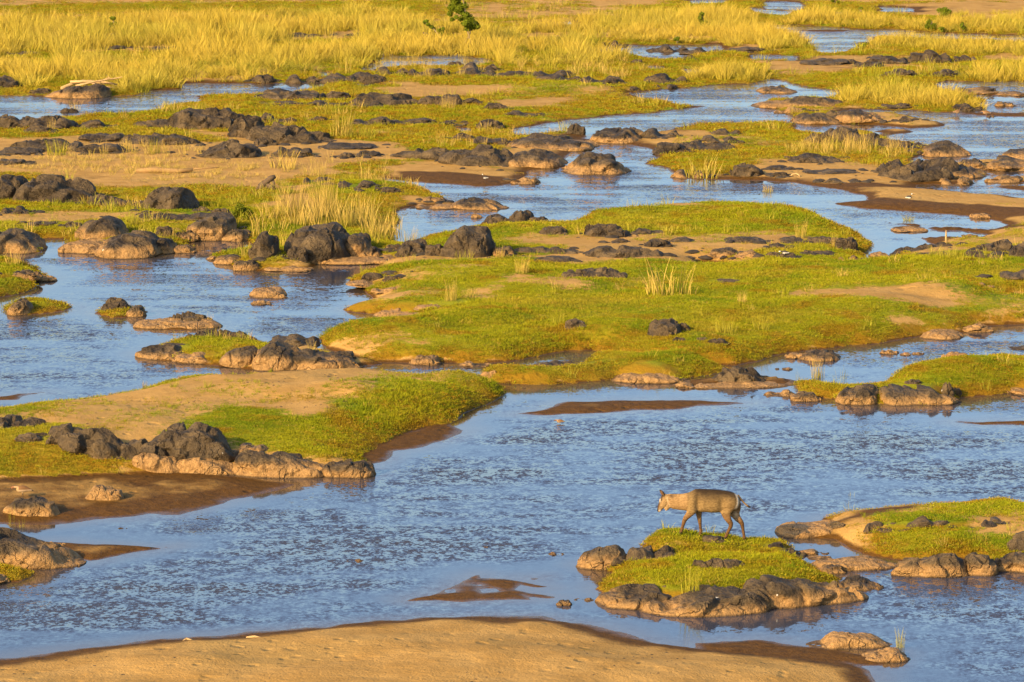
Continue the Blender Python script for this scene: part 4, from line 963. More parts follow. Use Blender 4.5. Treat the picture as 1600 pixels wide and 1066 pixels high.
def library(name, meshes):
    c = bpy.data.collections.new(name)
    for i, me in enumerate(meshes):
        o = bpy.data.objects.new(f'{name}_{i:02d}', me)
        c.objects.link(o)
    LIB.append(c)
    return c


def scatter(name, pts, rot, scl, idx, coll, mat, label, category, kind='stuff', group=None):
    me = bpy.data.meshes.new(name)
    me.vertices.add(len(pts)); me.vertices.foreach_set('co', np.asarray(pts, float).ravel())
    attr(me, 'turn', np.asarray(rot, float), 'FLOAT_VECTOR'); attr(me, 'size', np.asarray(scl, float), 'FLOAT_VECTOR'); attr(me, 'pick', np.asarray(idx, np.int32), 'INT')
    me.materials.append(mat)
    o = obj(name, me, None, label, category, group, kind)
    t = bpy.data.node_groups.new(name + '_scatter', 'GeometryNodeTree')
    t.interface.new_socket('Geometry', in_out='INPUT', socket_type='NodeSocketGeometry')
    t.interface.new_socket('Geometry', in_out='OUTPUT', socket_type='NodeSocketGeometry')
    gi, go = t.nodes.new('NodeGroupInput'), t.nodes.new('NodeGroupOutput')
    ip, ci = t.nodes.new('GeometryNodeInstanceOnPoints'), t.nodes.new('GeometryNodeCollectionInfo')
    ci.inputs['Collection'].default_value = coll
    ci.inputs['Separate Children'].default_value = True
    ci.inputs['Reset Children'].default_value = True

    def named(nm, typ):
        q = t.nodes.new('GeometryNodeInputNamedAttribute'); q.data_type = typ; q.inputs[0].default_value = nm
        return q.outputs[0]
    e2r = t.nodes.new('FunctionNodeEulerToRotation')
    t.links.new(named('turn', 'FLOAT_VECTOR'), e2r.inputs[0])
    t.links.new(gi.outputs[0], ip.inputs['Points']); t.links.new(ci.outputs[0], ip.inputs['Instance'])
    ip.inputs['Pick Instance'].default_value = True
    t.links.new(named('pick', 'INT'), ip.inputs['Instance Index'])
    t.links.new(e2r.outputs[0], ip.inputs['Rotation']); t.links.new(named('size', 'FLOAT_VECTOR'), ip.inputs['Scale'])
    t.links.new(ip.outputs[0], go.inputs[0])
    md = o.modifiers.new('scatter', 'NODES'); md.node_group = t
    return o


def free_of_rocks(x, y, shrink=0.85):
    ok = np.ones(len(x), bool)
    for rx, ry, w, b, zb, h in ROCK_AT:
        ok &= ((x - rx) / (w * shrink)) ** 2 + ((y - ry) / (b * shrink)) ** 2 > 1
    return ok


# --- short turf and waterside herbs over the grassy ground
TUFTS = library('turf_tuft', [blades(10 + i, 26, 0.14, 0.018, 0.055, 0.009, 0.9, 2, 0, M_TUFT) for i in range(5)] + [blades(20 + i, 14, 0.10, 0.05, 0.15, 0.008, 0.7, 3, 0, M_TUFT) for i in range(3)])
HERBS = library('herb_clump', [leafy(40 + i, 24, 0.15, 0.10, 0.022, M_HERB) for i in range(4)] + [leafy(45 + i, 24, 0.15, 0.10, 0.021, M_BANKHERB) for i in range(4)])

A = np.abs((GX[quads[:, 2]] - GX[quads[:, 0]]) * (GY[quads[:, 3]] - GY[quads[:, 1]]) - (GX[quads[:, 3]] - GX[quads[:, 1]]) * (GY[quads[:, 2]] - GY[quads[:, 0]])) / 2
cs_ = GS[quads].mean(1)
cg, ch, cy = GG[quads].mean(1), GH[quads].mean(1), GY[quads].mean(1)
cu, cv = UU.ravel()[quads].mean(1), VV.ravel()[quads].mean(1)
view = (cu > -200) & (cu < 1800) & (cv < 1150) & (cv > -20)
A = A * view


def sample(weight, count, seed):
    r = np.random.default_rng(seed)
    p = weight / weight.sum()
    k = r.choice(len(p), count, p=p)
    a, b = r.uniform(0, 1, count), r.uniform(0, 1, count)
    q = quads[k]
    lerp = lambda Z: (Z[q[:, 0]] * (1 - a) * (1 - b) + Z[q[:, 1]] * a * (1 - b) + Z[q[:, 2]] * a * b + Z[q[:, 3]] * (1 - a) * b)
    return lerp(GX), lerp(GY), lerp(GH), r


dens = np.clip((150.0 / cy) ** 2.2, 0.15, 3.0)
pn = n2(GX[quads[:, 0]], GY[quads[:, 0]], 0.5, 77, 3)
x, y, z, r = sample(A * dens * np.clip(cg - 0.35 + 0.35 * pn, 0, 1) * (ch > 0.05), 190000, 5)
ok = free_of_rocks(x, y); x, y, z = x[ok], y[ok], z[ok]; n = len(x)
sc = (0.8 + 0.5 * r.uniform(0, 1, n)) * np.clip(y / 120, 0.9, 1.9)
tall = 0.8 + 0.6 * sstep(0.1, 0.5, n2(x, y, 0.45, 78, 2))
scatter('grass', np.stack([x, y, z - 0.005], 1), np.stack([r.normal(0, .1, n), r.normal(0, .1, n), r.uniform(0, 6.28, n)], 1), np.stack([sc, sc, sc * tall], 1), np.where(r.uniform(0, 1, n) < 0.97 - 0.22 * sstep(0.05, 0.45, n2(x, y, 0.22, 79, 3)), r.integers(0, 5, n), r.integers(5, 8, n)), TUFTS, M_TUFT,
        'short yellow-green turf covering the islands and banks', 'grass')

x, y, z, r = sample(A * np.clip((150.0 / cy) ** 2, 0.1, 3) * (cg > 0.45) * (ch > -0.02) * np.clip(cs_ + 0.5 * (ch < 0.2) + 0.18 * sstep(0.2, 0.5, n2(GX[quads[:, 0]], GY[quads[:, 0]], 0.17, 92, 3)), 0, 1) * np.clip(0.45 + n2(GX[quads[:, 0]], GY[quads[:, 0]], 0.4, 91, 2), 0, 1), 28000, 6)
ok = free_of_rocks(x, y, 0.8); x, y, z = x[ok], y[ok], z[ok]; n = len(x)
sc = (0.6 + 0.7 * r.uniform(0, 1, n)) * np.clip(y / 140, 0.8, 1.3)
scatter('undergrowth', np.stack([x, y, np.maximum(z, 0)], 1), np.stack([0 * x, 0 * x, r.uniform(0, 6.28, n)], 1), np.stack([sc, sc, sc], 1), r.integers(0, 8, n), HERBS, M_HERB,
        'low leafy waterside herbs fringing the grassy banks', 'ground cover')

# sprigs dotted over bare sand
x, y, z, r = sample(A * np.clip((150.0 / cy) ** 2, 0.1, 3) * (cg < 0.4) * (ch > 0.2) * (GY[quads[:, 0]] > 88) * np.clip(n2(GX[quads[:, 0]], GY[quads[:, 0]], 0.35, 95, 3) + 0.1, 0, 1) ** 2, 5000, 8)
ok = free_of_rocks(x, y); x, y, z = x[ok], y[ok], z[ok]; n = len(x)
sc = (0.5 + 0.6 * r.uniform(0, 1, n)) * np.clip(y / 130, 0.8, 1.6)
scatter('weeds', np.stack([x, y, z - 0.005], 1), np.stack([0 * x, 0 * x, r.uniform(0, 6.28, n)], 1), np.stack([sc, sc, sc], 1), r.integers(0, 8, n), TUFTS, M_TUFT,
        'thin grass sprigs dotted over the bare sand', 'weeds')

# dark chips and small stones strewn round the ledges
CHIPS = library('stone_chip', [mesh_np('stone_chip', *(lambda v, f: (v * (1 + 0.35 * fbm(v * 1.6 + 9 * i, 2, i))[:, None] * np.array([1, .8, .5]), f))(*ICO[3]), True, M_RUBBLE) for i in range(5)])
r = np.random.default_rng(31)
far_r = ROCK_AT[(ROCK_AT[:, 1] > 140)]
k = r.integers(0, len(far_r), 1500)
aa, rr_ = r.uniform(0, 6.28, 1500), 1.0 + np.abs(r.normal(0, .45, 1500))
x = far_r[k, 0] + np.cos(aa) * rr_ * far_r[k, 2]; y = far_r[k, 1] + np.sin(aa) * rr_ * np.maximum(far_r[k, 3], 0.5 * far_r[k, 2])
z = ground_z(x, y); ok = z > 0.06; x, y, z = x[ok], y[ok], z[ok]; n = len(x)
sc = 0.05 + 0.16 * r.uniform(0, 1, n) ** 2.2
scatter('rubble', np.stack([x, y, z], 1), np.stack([0 * x, 0 * x, r.uniform(0, 6.28, n)], 1), np.stack([sc * 1.5, sc * 1.3, sc], 1), r.integers(0, 5, n), CHIPS, M_RUBBLE, 'small dark stones strewn between the far ledges', 'rubble')

# wispy knee-high weeds on lawns and banks
WISPS = library('wisp', [blades(90 + i, 20, 0.22, 0.15, 0.55, 0.014, 0.6, 4, 0, [M_DRYREED, M_GREENREED, M_GREENREED][i % 3]) for i in range(6)])
x, y, z, r = sample(A * (cg > 0.35) * (ch > 0.06) * np.clip(n2(GX[quads[:, 0]], GY[quads[:, 0]], 0.25, 191, 3) - 0.05, 0, 1) ** 1.5 * np.clip((150.0 / cy) ** 1.2, 0.2, 2), 1500, 18)
ok = free_of_rocks(x, y); x, y, z = x[ok], y[ok], z[ok]; n = len(x)
sc = (0.45 + 0.55 * r.uniform(0, 1, n)) * np.clip(y / 140, 0.7, 1.5)
scatter('tall_weeds', np.stack([x, y, z - 0.01], 1), np.stack([0 * x, 0 * x, r.uniform(0, 6.28, n)], 1), np.stack([sc, sc, sc], 1), r.integers(0, 6, n), WISPS, M_DRYREED, 'knee-high wispy weeds scattered over lawns and banks', 'weeds')

# pebbles, dung and drift crumbs on the near bank and the spit
x, y, z, r = sample(A * ((cv > 960) | ((cv > 570) & (cv < 700) & (cu < 700))) * (cg < 0.4) * (ch > 0.04) * np.clip(n2(GX[quads[:, 0]], GY[quads[:, 0]], 0.3, 99, 3) + 0.15, 0, 1) ** 2, 600, 9)
ok = free_of_rocks(x, y); x, y, z = x[ok], y[ok], z[ok]; n = len(x)
sc = 0.006 + 0.024 * r.uniform(0, 1, n) ** 3
scatter('debris', np.stack([x, y, z], 1), np.stack([0 * x, 0 * x, r.uniform(0, 6.28, n)], 1), np.stack([sc * 1.6, sc, sc], 1), r.integers(0, 5, n), CHIPS, M_RUBBLE, 'pebbles and drift crumbs strewn on the near sand', 'debris')

# --- reed beds
REEDS = library('reed_clump', [blades(50 + i, 80, 0.52, 0.3, 1.2, 0.017, 0.8, 4, 0, M_GREENREED) for i in range(2)] + [blades(60 + i, 80, 0.42, 0.35, 1.70, 0.018, 0.50, 4, 0, M_REED) for i in range(7)])
DRYREEDS = library('dry_reed_clump', [blades(80 + i, 24, 0.34, 0.35, 1.35, 0.017, 0.42, 4, 0, M_DRYREED) for i in range(5)])
BEDS = [  # label, density per m2, height scale, library, patchiness, outline of the rooted area
 ('broad golden reed bed across the upper left floodplain', 1.7, 1.0, REEDS, .28, [(-260,44),(0,42),(200,38),(400,28),(560,22),(640,28),(690,42),(760,50),(800,52),(800,108),(775,103),(760,91),(730,92),(725,85),(670,89),(612,88),(598,86),(595,98),(565,108),(500,112),(450,119),(425,117),(400,128),(340,130),(328,116),(302,116),(300,130),(280,131),(276,139),(226,143),(220,149),(170,151),(165,138),(100,130),(60,140),(35,145),(20,120),(-260,130)]),
 ('golden reeds left of the small far pool', 1.7, .95, REEDS, .25, [(800,52),(850,48),(920,46),(936,60),(950,75),(970,84),(985,92),(965,100),(930,104),(880,107),(800,108)]),
 ('golden reeds behind the small far pool', 1.8, .9, REEDS, .22, [(900,36),(980,34),(1060,30),(1100,26),(1160,24),(1195,48),(1240,58),(1272,78),(1200,82),(1140,80),(1132,69),(1000,70),(975,68),(945,52)]),
 ('compact reed clump before the far pools, tips leaning', 2.2, .95, REEDS, .1, [(1062,122),(1100,114),(1180,112),(1194,122),(1190,131),(1150,131),(1080,129)]),
 ('distant reed belt along the upper right channel', 1.8, .9, REEDS, .18, [(1225,38),(1250,28),(1330,25),(1400,32),(1475,39),(1700,44),(1700,54),(1530,53),(1460,50),(1400,47),(1340,45),(1290,41),(1230,39)]),
 ('reed belt bordering the right sand flat', 1.9, .9, REEDS, .18, [(1360,74),(1372,68),(1420,67),(1500,72),(1750,76),(1750,94),(1600,90),(1500,88),(1440,80),(1380,79)]),
 ('dense reed bed at the upper right edge', 1.9, .9, REEDS, .18, [(1482,122),(1500,112),(1560,108),(1750,105),(1750,131),(1600,128),(1550,129),(1500,127)]),
 ('reed bed with greenish foot right of the upper channel', 1.9, .95, REEDS, .15, [(1305,160),(1330,153),(1400,152),(1440,150),(1500,155),(1530,166),(1545,171),(1490,173),(1430,170),(1370,166),(1320,164)]),
 ('sparse dry reeds before the dark outcrop', 2.6, .62, DRYREEDS, .25, [(1225,237),(1260,229),(1340,226),(1400,231),(1425,242),(1400,251),(1330,248),(1240,246)]),
 ('tall reed thicket behind the boulder row', 2.1, 1.30, DRYREEDS, .12, [(395,378),(410,355),(440,340),(480,336),(560,341),(600,355),(618,372),(612,384),(580,386),(530,370),(455,367),(430,382)]),
 ('dry tufted stubble among the upper left rocks', 1.6, .48, DRYREEDS, .35, [(10,243),(60,234),(130,236),(200,226),(300,236),(330,243),(420,246),(300,252),(150,250)]),
 ('thin dry stalks on the centre left ledges', .7, .55, DRYREEDS, .3, [(640,240),(700,215),(800,205),(830,215),(800,232),(720,245)]),
 ('brittle brown stubble on the dry flat', 3.2, .24, DRYREEDS, .3, [(-200,262),(0,252),(200,250),(420,262),(420,285),(250,290),(150,275),(-200,280)]),
 ('thin reeds over the far rocky ridge', .55, .6, DRYREEDS, .4, [(440,125),(600,105),(760,100),(980,100),(1060,118),(960,135),(880,125),(600,128)]),
 ('golden grass beyond the reed bed, far right', .9, .6, REEDS, .35, [(1440,30),(1700,14),(1700,40),(1520,36)]),
 ('sparse stalks on the green bank below the dry flat', .5, .55, DRYREEDS, .4, [(420,262),(620,252),(640,270),(560,300),(430,310)]),
]
bi = 0
for lab, den, hs, lib, patch, poly in BEDS:
    bi += 1
    P = to_world(poly, 0, True)
    r = np.random.default_rng(500 + bi)
    lo, hi = P.min(0), P.max(0)
    cnt = int((hi - lo).prod() * den)
    x, y = r.uniform(lo[0], hi[0], cnt), r.uniform(lo[1], hi[1], cnt)
    d = sdf(P, x, y, 6.0)
    pat = n2(x, y, 0.16, 40 + bi, 3)
    z = ground_z(x, y)
    pu, pv = plane_px(x, y)
    gap = np.ones(cnt, bool)
    for gu, gv, ga, gb in [(200, 90, 85, 13), (505, 70, 75, 13), (45, 97, 60, 12), (850, 64, 50, 11), (700, 62, 30, 8), (330, 58, 50, 9)]:
        gap &= ((pu - gu) / ga) ** 2 + ((pv - gv) / gb) ** 2 > 0.8 + 0.3 * r.normal(size=cnt)
    ok = gap & (d > 0.25 * r.normal(size=cnt)) & (pat > -0.62 + patch * 1.15) & (n2(x, y, 0.45, 340 + bi, 2) > -0.62 + 0.5 * patch) & (z > -0.04) & free_of_rocks(x, y, 0.8)
    x, y, z, d, pat = x[ok], y[ok], z[ok], d[ok], pat[ok]; n = len(x)
    hv = (0.66 if lib is REEDS else 1.0) * hs * (0.65 + 0.6 * r.uniform(0, 1, n)) * (0.95 + 0.6 * n2(x, y, 0.12, 60 + bi, 3)) * (0.72 + 0.28 * sstep(0, 1.5, d))
    hw = np.clip(hs, 0.5, 1.0) * (0.9 + 0.3 * r.uniform(0, 1, n))
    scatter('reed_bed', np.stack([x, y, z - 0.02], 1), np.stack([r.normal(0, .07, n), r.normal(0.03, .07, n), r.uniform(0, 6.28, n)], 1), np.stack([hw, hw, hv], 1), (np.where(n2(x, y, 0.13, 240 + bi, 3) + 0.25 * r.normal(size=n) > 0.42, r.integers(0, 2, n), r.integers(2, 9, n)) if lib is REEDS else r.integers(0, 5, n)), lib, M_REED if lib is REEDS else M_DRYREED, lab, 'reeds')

# --- single tufts: u, v of the foot, width px, height px, kind, label
TUFT_MESH = {
 'dry': [blades(600 + i, 84, 0.5, 0.12, 1.0, 0.020, 0.5, 4, 0, M_DRYREED, 'dry_tuft') for i in range(4)],
 'stalk': [blades(620 + i, 84, 0.5, 0.10, 1.0, 0.018, 0.42, 4, 0, M_DRYREED, 'stalk_tuft', 1.6) for i in range(4)],
 'green': [blades(640 + i, 80, 0.5, 0.3, 1.0, 0.020, 0.6, 4, 0, M_GREENREED, 'green_tuft') for i in range(4)],
 'few': [blades(660 + i, 9, 0.4, 0.5, 1.0, 0.022, 0.5, 4, 0, M_GREENREED, 'few_stalks') for i in range(4)],
}
PLANTS = [
 (535,214,42,56,'dry','tall straw-coloured grass tuft casting a long shadow on sand'), (38,312,20,32,'dry','dry tuft growing before the big boulder at left'),
 (1048,462,92,62,'stalk','wide clump of pale reed stalks on the lawn'), (1102,276,74,42,'dry','bushy pale tuft on the rock point right of midstream boulder'),
 (816,427,26,36,'dry','pale upright tuft left of the flat lawn rock'), (782,404,16,28,'dry','small dry tuft at the foot of the big end boulder'),
 (704,470,22,42,'stalk','yellow stalks on the lawn near its left shore'), (735,465,30,20,'dry','short wispy tuft on the lawn beside yellow stalks'),
 (1278,591,24,42,'dry','pale dry tuft at the left end of far right islet'), (1247,598,16,28,'few','few green stalks beside the pale dry tuft'), (1315,592,26,26,'few','thin green stalks leaning over the narrows'),
 (1407,1012,16,40,'green','slim green tuft on the rock off near sandbank'), (1078,928,36,58,'green','bright green reed tuft on the antelope\'s islet'),
 (488,558,18,32,'stalk','dry forked stalks on the rocky islet above the spit'), (508,722,7,34,'few','lone green stalk behind the outcrop\'s end block'),
 (272,607,16,20,'green','dark green sprig on the spit\'s water edge'), (325,606,14,18,'green','little green tuft alone on the spit\'s sand'), (226,604,9,14,'dry','tiny dry tuft at the spit\'s far shore'),
 (28,706,10,18,'few','short green stems in the turf at left edge'), (18,822,14,44,'few','green and yellow stems at the wet beach edge'), (34,824,12,22,'few','paired short stems behind the lowest left rock'),
 (372,352,38,32,'green','round green clump behind the left bank rocks'), (204,352,20,26,'green','green tuft between left bank boulders'), (22,414,36,34,'dry','pale tuft on the left edge shore'),
 (385,400,26,26,'stalk','pale stalks on the low rock left of boulder row'), (365,400,16,18,'green','green sprout beside stalks left of boulder row'), (328,508,10,26,'dry','dry tuft on the flat slab in the broad channel'), (200,480,8,14,'dry','dry sprig between two rocks in the broad channel'),
 (278,528,22,22,'few','thin grass at the rocky islet\'s upper left'), (1160,476,18,28,'dry','small dry tuft right of the wide reed clump'), (1200,300,20,18,'dry','short dry tuft on the lawn\'s far crest'),
 (1250,372,22,36,'stalk','dry stalks on the lawn slope at right'), (1303,386,12,26,'stalk','thin pale stalk among right end rocks'), (872,506,28,26,'green','dark green tuft left of the sunken lawn boulder'), (1135,520,40,34,'green','green reedy tuft right of the paired lawn boulders'), (1190,515,30,30,'green','loose green tuft on the lawn bank'),
 (88,243,34,34,'green','bright green clump among dark rocks at upper left'), (80,206,14,26,'stalk','dry stems between dark ledges at upper left'), (240,240,24,34,'green','yellow-green leaf clump among upper left tufts'), (118,174,20,20,'stalk','bleached stems by the upper left pool'),
 (695,170,14,26,'stalk','yellow stems over the green flat\'s ledge'), (706,171,12,22,'stalk','second yellow stem bunch over the ledge'), (725,168,10,18,'stalk','short stem bunch at the ledge\'s right end'), (884,207,24,28,'green','green bush-like tuft by the cascade'), (865,208,20,14,'dry','golden low tuft by the cascade'),
 (1240,178,14,20,'dry','dry stump-like tuft on the upper flat islet'), (1062,170,16,18,'green','green tuft at the upper spit\'s tip'), (570,285,20,40,'stalk','tall thin stalks by the small dark rocks'), (500,275,20,26,'stalk','yellow stems above the reed thicket'), (445,262,60,34,'stalk','row of yellow stems on the dry flat\'s edge'), (1478,384,6,28,'few','lone tall stem over the right edge outcrop'),
 (640,383,24,34,'stalk','reddish stems at the thicket\'s right end'), (455,385,40,40,'dry','pale grey-green tuft before the huge boulder'), (1040,590,16,16,'dry','dry russet tuft on the front mound'), (1335,195,20,20,'few','leafy stems between the upper right rocks'), (1420,345,20,12,'green','little green cap on the bend\'s sand islet'),
 (1525,848,22,16,'green','small weeds on the right edge islet'), (1455,792,16,14,'few','thin sprouts on the right edge islet\'s mud'), (1330,776,14,12,'few','sparse sprouts at the right islet\'s far rim'),
]
pk = 0
for u, v, wpx, hpx, k, lab in PLANTS:
    x, y, z = hit(u, v)
    s = float(px_per_m(y, z))
    pk += 1
    o = obj({'dry': 'grass_tuft', 'stalk': 'reed_tuft', 'green': 'green_tuft', 'few': 'stem_cluster'}[k], TUFT_MESH[k][pk % 4], None, lab, 'plant', 'single tufts on banks and islets')
    o.location = (x, y, z - 0.02); o.rotation_euler = (0, 0, random.uniform(0, 6.28)); o.scale = (wpx / s * 0.85, wpx / s * 0.85, hpx / s * 1.05)

# --- bushes and the small tree
def crown_mesh(name, seed, blobs, leaf, per, mat):
    r = np.random.default_rng(seed)
    V, F, hue = [], [], []
    for (c, rad) in blobs:
        for k in range(int(per * rad * rad * 14)):
            d = r.normal(size=3); d /= np.linalg.norm(d)
            q = np.array(c) + d * rad * np.array([1, 1, .85]) * r.uniform(0.35, 1.05)
            nrm = d + r.normal(size=3) * .7; nrm /= np.linalg.norm(nrm)
            t = np.cross(nrm, r.normal(size=3)); t /= np.linalg.norm(t); b = np.cross(nrm, t)
            s = leaf * r.uniform(.6, 1.3); i = len(V)
            V += [q - t * s, q + b * s * .5, q + t * s, q - b * s * .5]; F.append((i, i + 1, i + 2, i + 3)); hue += [r.uniform(0, 1)] * 4
    me = mesh_np(name, V, F, False, mat)
    attr(me, 'hue', hue)
    return me


def tube(paths, mat, name='limb', sides=7):
    """paths: list of [(x,y,z,r), ...]"""
    V, F = [], []
    for P in paths:
        P = [np.array(p, float) for p in P]
        for i, p in enumerate(P):
            d = (P[min(i + 1, len(P) - 1)] - P[max(i - 1, 0)])[:3]; d /= np.linalg.norm(d) + 1e-9
            a = np.cross(d, [0.3, 1, 0.2]); a /= np.linalg.norm(a) + 1e-9; b = np.cross(d, a)
            for k in range(sides):
                t = 2 * math.pi * k / sides
                V.append(p[:3] + (a * math.cos(t) + b * math.sin(t)) * p[3])
        base = len(V) - len(P) * sides
        for i in range(len(P) - 1):
            for k in range(sides):
                k2 = (k + 1) % sides
                F.append((base + i * sides + k, base + i * sides + k2, base + (i + 1) * sides + k2, base + (i + 1) * sides + k))
        F.append([base + k for k in range(sides)][::-1]); F.append([base + (len(P) - 1) * sides + k for k in range(sides)])
    return mesh_np(name, V, F, True, mat)


def at(u, v, root, s):
    """offset (x, z) in metres of a photo pixel from a thing's foot, in the upright plane through it"""
    return (u - root[0]) / s, (root[1] - v) / s


def woody(name, root, label, category, limbs, blobs, leaf, per, mat, trunk_mat, seed, group=None, depth=0.35):
    x, y, z = hit(*root)
    s = float(px_per_m(y, z))
    e = obj(name, None, None, label, category, group)
    e.location = (x, y, z)
    r = random.Random(seed)
    P = []
    for L in limbs:
        P.append([(at(u, v, root, s)[0], (0 if i == 0 else r.uniform(-.3, .3) * depth), at(u, v, root, s)[1], w) for i, (u, v, w) in enumerate(L)])
    obj('trunk', tube(P, trunk_mat, 'trunk'), e)
    B = [((at(u, v, root, s)[0], r.uniform(-depth, depth), at(u, v, root, s)[1]), rad / s) for u, v, rad in blobs]
    obj('crown', crown_mesh('crown', seed, B, leaf, per, mat), e)
    return e


woody('small_tree', (738, 74), 'small green tree with pale trunk rising from the far reeds', 'tree',
      [[(738,74,.07),(730,45,.05),(727,18,.04),(722,-8,.03)], [(738,74,.05),(727,66,.04),(735,52,.03),(733,35,.03)], [(727,25,.03),(718,10,.02),(706,12,.01)], [(732,40,.03),(740,34,.02),(745,38,.01)]],
      [(712,2,9),(706,12,7),(703,22,5),(716,14,8),(722,20,6),(708,-12,11),(722,-16,12),(716,-30,9),(728,24,7),(732,30,9),(738,38,9),(728,36,7),(742,40,7),(746,42,5),(707,30,4),(713,26,4),(736,42,8),(730,44,6),(724,10,8),(720,30,5)], .055, 700, M_TREELEAF, M_BARK, 3)
woody('leaning_shrub', (690, 66), 'leaning leafy shrub left of the small tree', 'shrub',
      [[(690,66,.05),(682,50,.04),(674,42,.03),(664,35,.02)], [(690,66,.04),(689,52,.03),(691,46,.02)]], [(664,35,3.5),(669,38,3.5),(674,42,3.5),(678,45,3),(690,50,4.5),(688,55,3.5),(692,45,3.5),(686,48,4),(667,33,3)], .05, 900, M_TREELEAF, M_BARK, 5, depth=.12)
for i, (u, v, w, h, lab) in enumerate([
    (1098, 43, 14, 24, 'dark upright bush in the far reeds near top centre'), (1474, 34, 22, 24, 'round dark bush behind the upper right reeds'), (1455, 48, 16, 18, 'dark green bush in the upper right reed belt'),
    (1473, 51, 16, 9, 'low dark bush at the reed belt\'s foot'), (1345, 24, 10, 12, 'little dark bush left of the upper right bushes'), (1305, 6, 14, 10, 'dark bush at the top edge beyond the far pools'), (178, 50, 12, 24, 'slim green bush standing in the left reed bed'),
    (1058, 68, 9, 14, 'small green bush at the far pool\'s reeds'), (1505, 50, 10, 16, 'narrow bush in the belt, right of the dark pair'), (237, 131, 10, 14, 'green bush at the reed bed\'s water edge'), (1100, 36, 30, 8, 'low green scrub round the upright far bush'), (378, 345, 30, 24, 'rounded green bush at the left bank\'s right end')]):
    rr = random.Random(40 + i)
    bl = [(u + rr.uniform(-.5, .5) * w * .75, v - h * rr.uniform(.25, .9), min(w, h) * rr.uniform(.2, .32)) for _ in range(9)]
    woody('bush', (u, v), lab, 'bush', [[(u, v, .03), (u + rr.uniform(-2, 2), v - h * .5, .02), (u + rr.uniform(-3, 3), v - h * .8, .01)] for _ in range(3)], bl, .05, 600, M_BUSH, M_BARK, 70 + i, 'bushes in the far reeds', .2)

# --- driftwood
def wood(name, root, label, limbs, mat, seed, category='driftwood', depth=.3):
    x, y, z = hit(*root)
    s = float(px_per_m(y, z))
    r = random.Random(seed)
    P = [[(at(u, v, root, s)[0], r.uniform(-.5, .5) * depth, max(at(u, v, root, s)[1], 0.0), w) for (u, v, w) in L] for L in limbs]
    o = obj(name, tube(P, mat, name), None, label, category)
    o.location = (x, y, z)
    return o


wood('driftwood_pile', (150, 141), 'bleached driftwood branches heaped on a rock by the upper left pool',
     [[(98,137,.10),(115,131,.09),(140,128,.08),(165,130,.05)], [(110,128,.07),(135,127,.07),(170,131,.06),(185,137,.03)], [(120,133,.06),(150,126,.05),(178,124,.04),(192,120,.02)], [(145,129,.05),(168,127,.05),(184,132,.03)], [(160,126,.04),(172,120,.03),(165,119,.02)], [(128,127,.05),(160,133,.05),(182,136,.03)]], M_DRIFT, 1, depth=1.2)
wood('fallen_log', (255, 270), 'long pale log lying on the dry flat', [[(212,268,.10),(240,266,.12),(275,267,.11),(302,265,.07)], [(290,266,.05),(320,263,.03),(342,262,.02)]], M_LOG, 2)
wood('root_stump', (418, 298), 'twisted brown root stump above the reed thicket', [[(402,297,.10),(412,288,.12),(424,278,.12),(430,276,.08)], [(416,287,.10),(424,292,.09),(431,297,.06)], [(424,278,.08),(428,286,.06),(429,295,.04)], [(404,290,.05),(412,284,.07)]], M_DEADWOOD, 3)
wood('dark_snag', (670, 66), 'dark leaning snag standing in reeds left of the tree', [[(673,66,.09),(670,60,.13),(666,54,.13),(661,51,.05)], [(671,60,.07),(672,57,.05)]], M_DEADWOOD, 4, 'dead wood')
wood('standing_stick', (1478, 383), 'single pale stick standing on mud at the bend', [[(1479,383,.05),(1478,370,.04),(1478,360,.02)]], M_DRIFT, 5, depth=.05)
wood('bent_branch', (1244, 276), 'arched white branch on the sand below dry reeds', [[(1236,275,.03),(1238,273,.03),(1244,271,.03),(1248,273,.03),(1250,276,.02)]], M_DRIFT, 6, depth=.2)
wood('bare_twig', (225, 376), 'forked bare twig propped on the left bank boulder', [[(225,376,.03),(233,370,.025),(237,362,.015)], [(226,376,.025),(224,366,.02),(222,358,.01)], [(228,374,.02),(230,364,.01)]], M_DRIFT, 7, depth=.15)
wood('drift_stick', (290, 1001), 'short stick at the near sandbank\'s water edge', [[(286,1002,.02),(291,1000,.03),(298,999,.025),(303,1003,.02)]], M_DRIFT, 8, depth=.2)
wood('drift_stick', (403, 996), 'flat pale stick lying on the near sandbank\'s rim', [[(385,996,.02),(398,994,.03),(411,996,.025)]], M_DRIFT, 9, depth=.3)
# ------------------------------------------------------------------ animals
def loft(sections, n=16):
    """sections: (centre, half vector 1, half vector 2); closed ends"""
    V, F = [], []
    for c, e1, e2 in sections:
        for k in range(n):
            t = 2 * math.pi * k / n
            V.append(np.array(c) + np.array(e1) * math.cos(t) + np.array(e2) * math.sin(t))
    m = len(sections)
    for i in range(m - 1):
        for k in range(n):
            k2 = (k + 1) % n
            F.append((i * n + k, i * n + k2, (i + 1) * n + k2, (i + 1) * n + k))
    F.append([k for k in range(n)][::-1]); F.append([(m - 1) * n + k for k in range(n)])
    return V, F


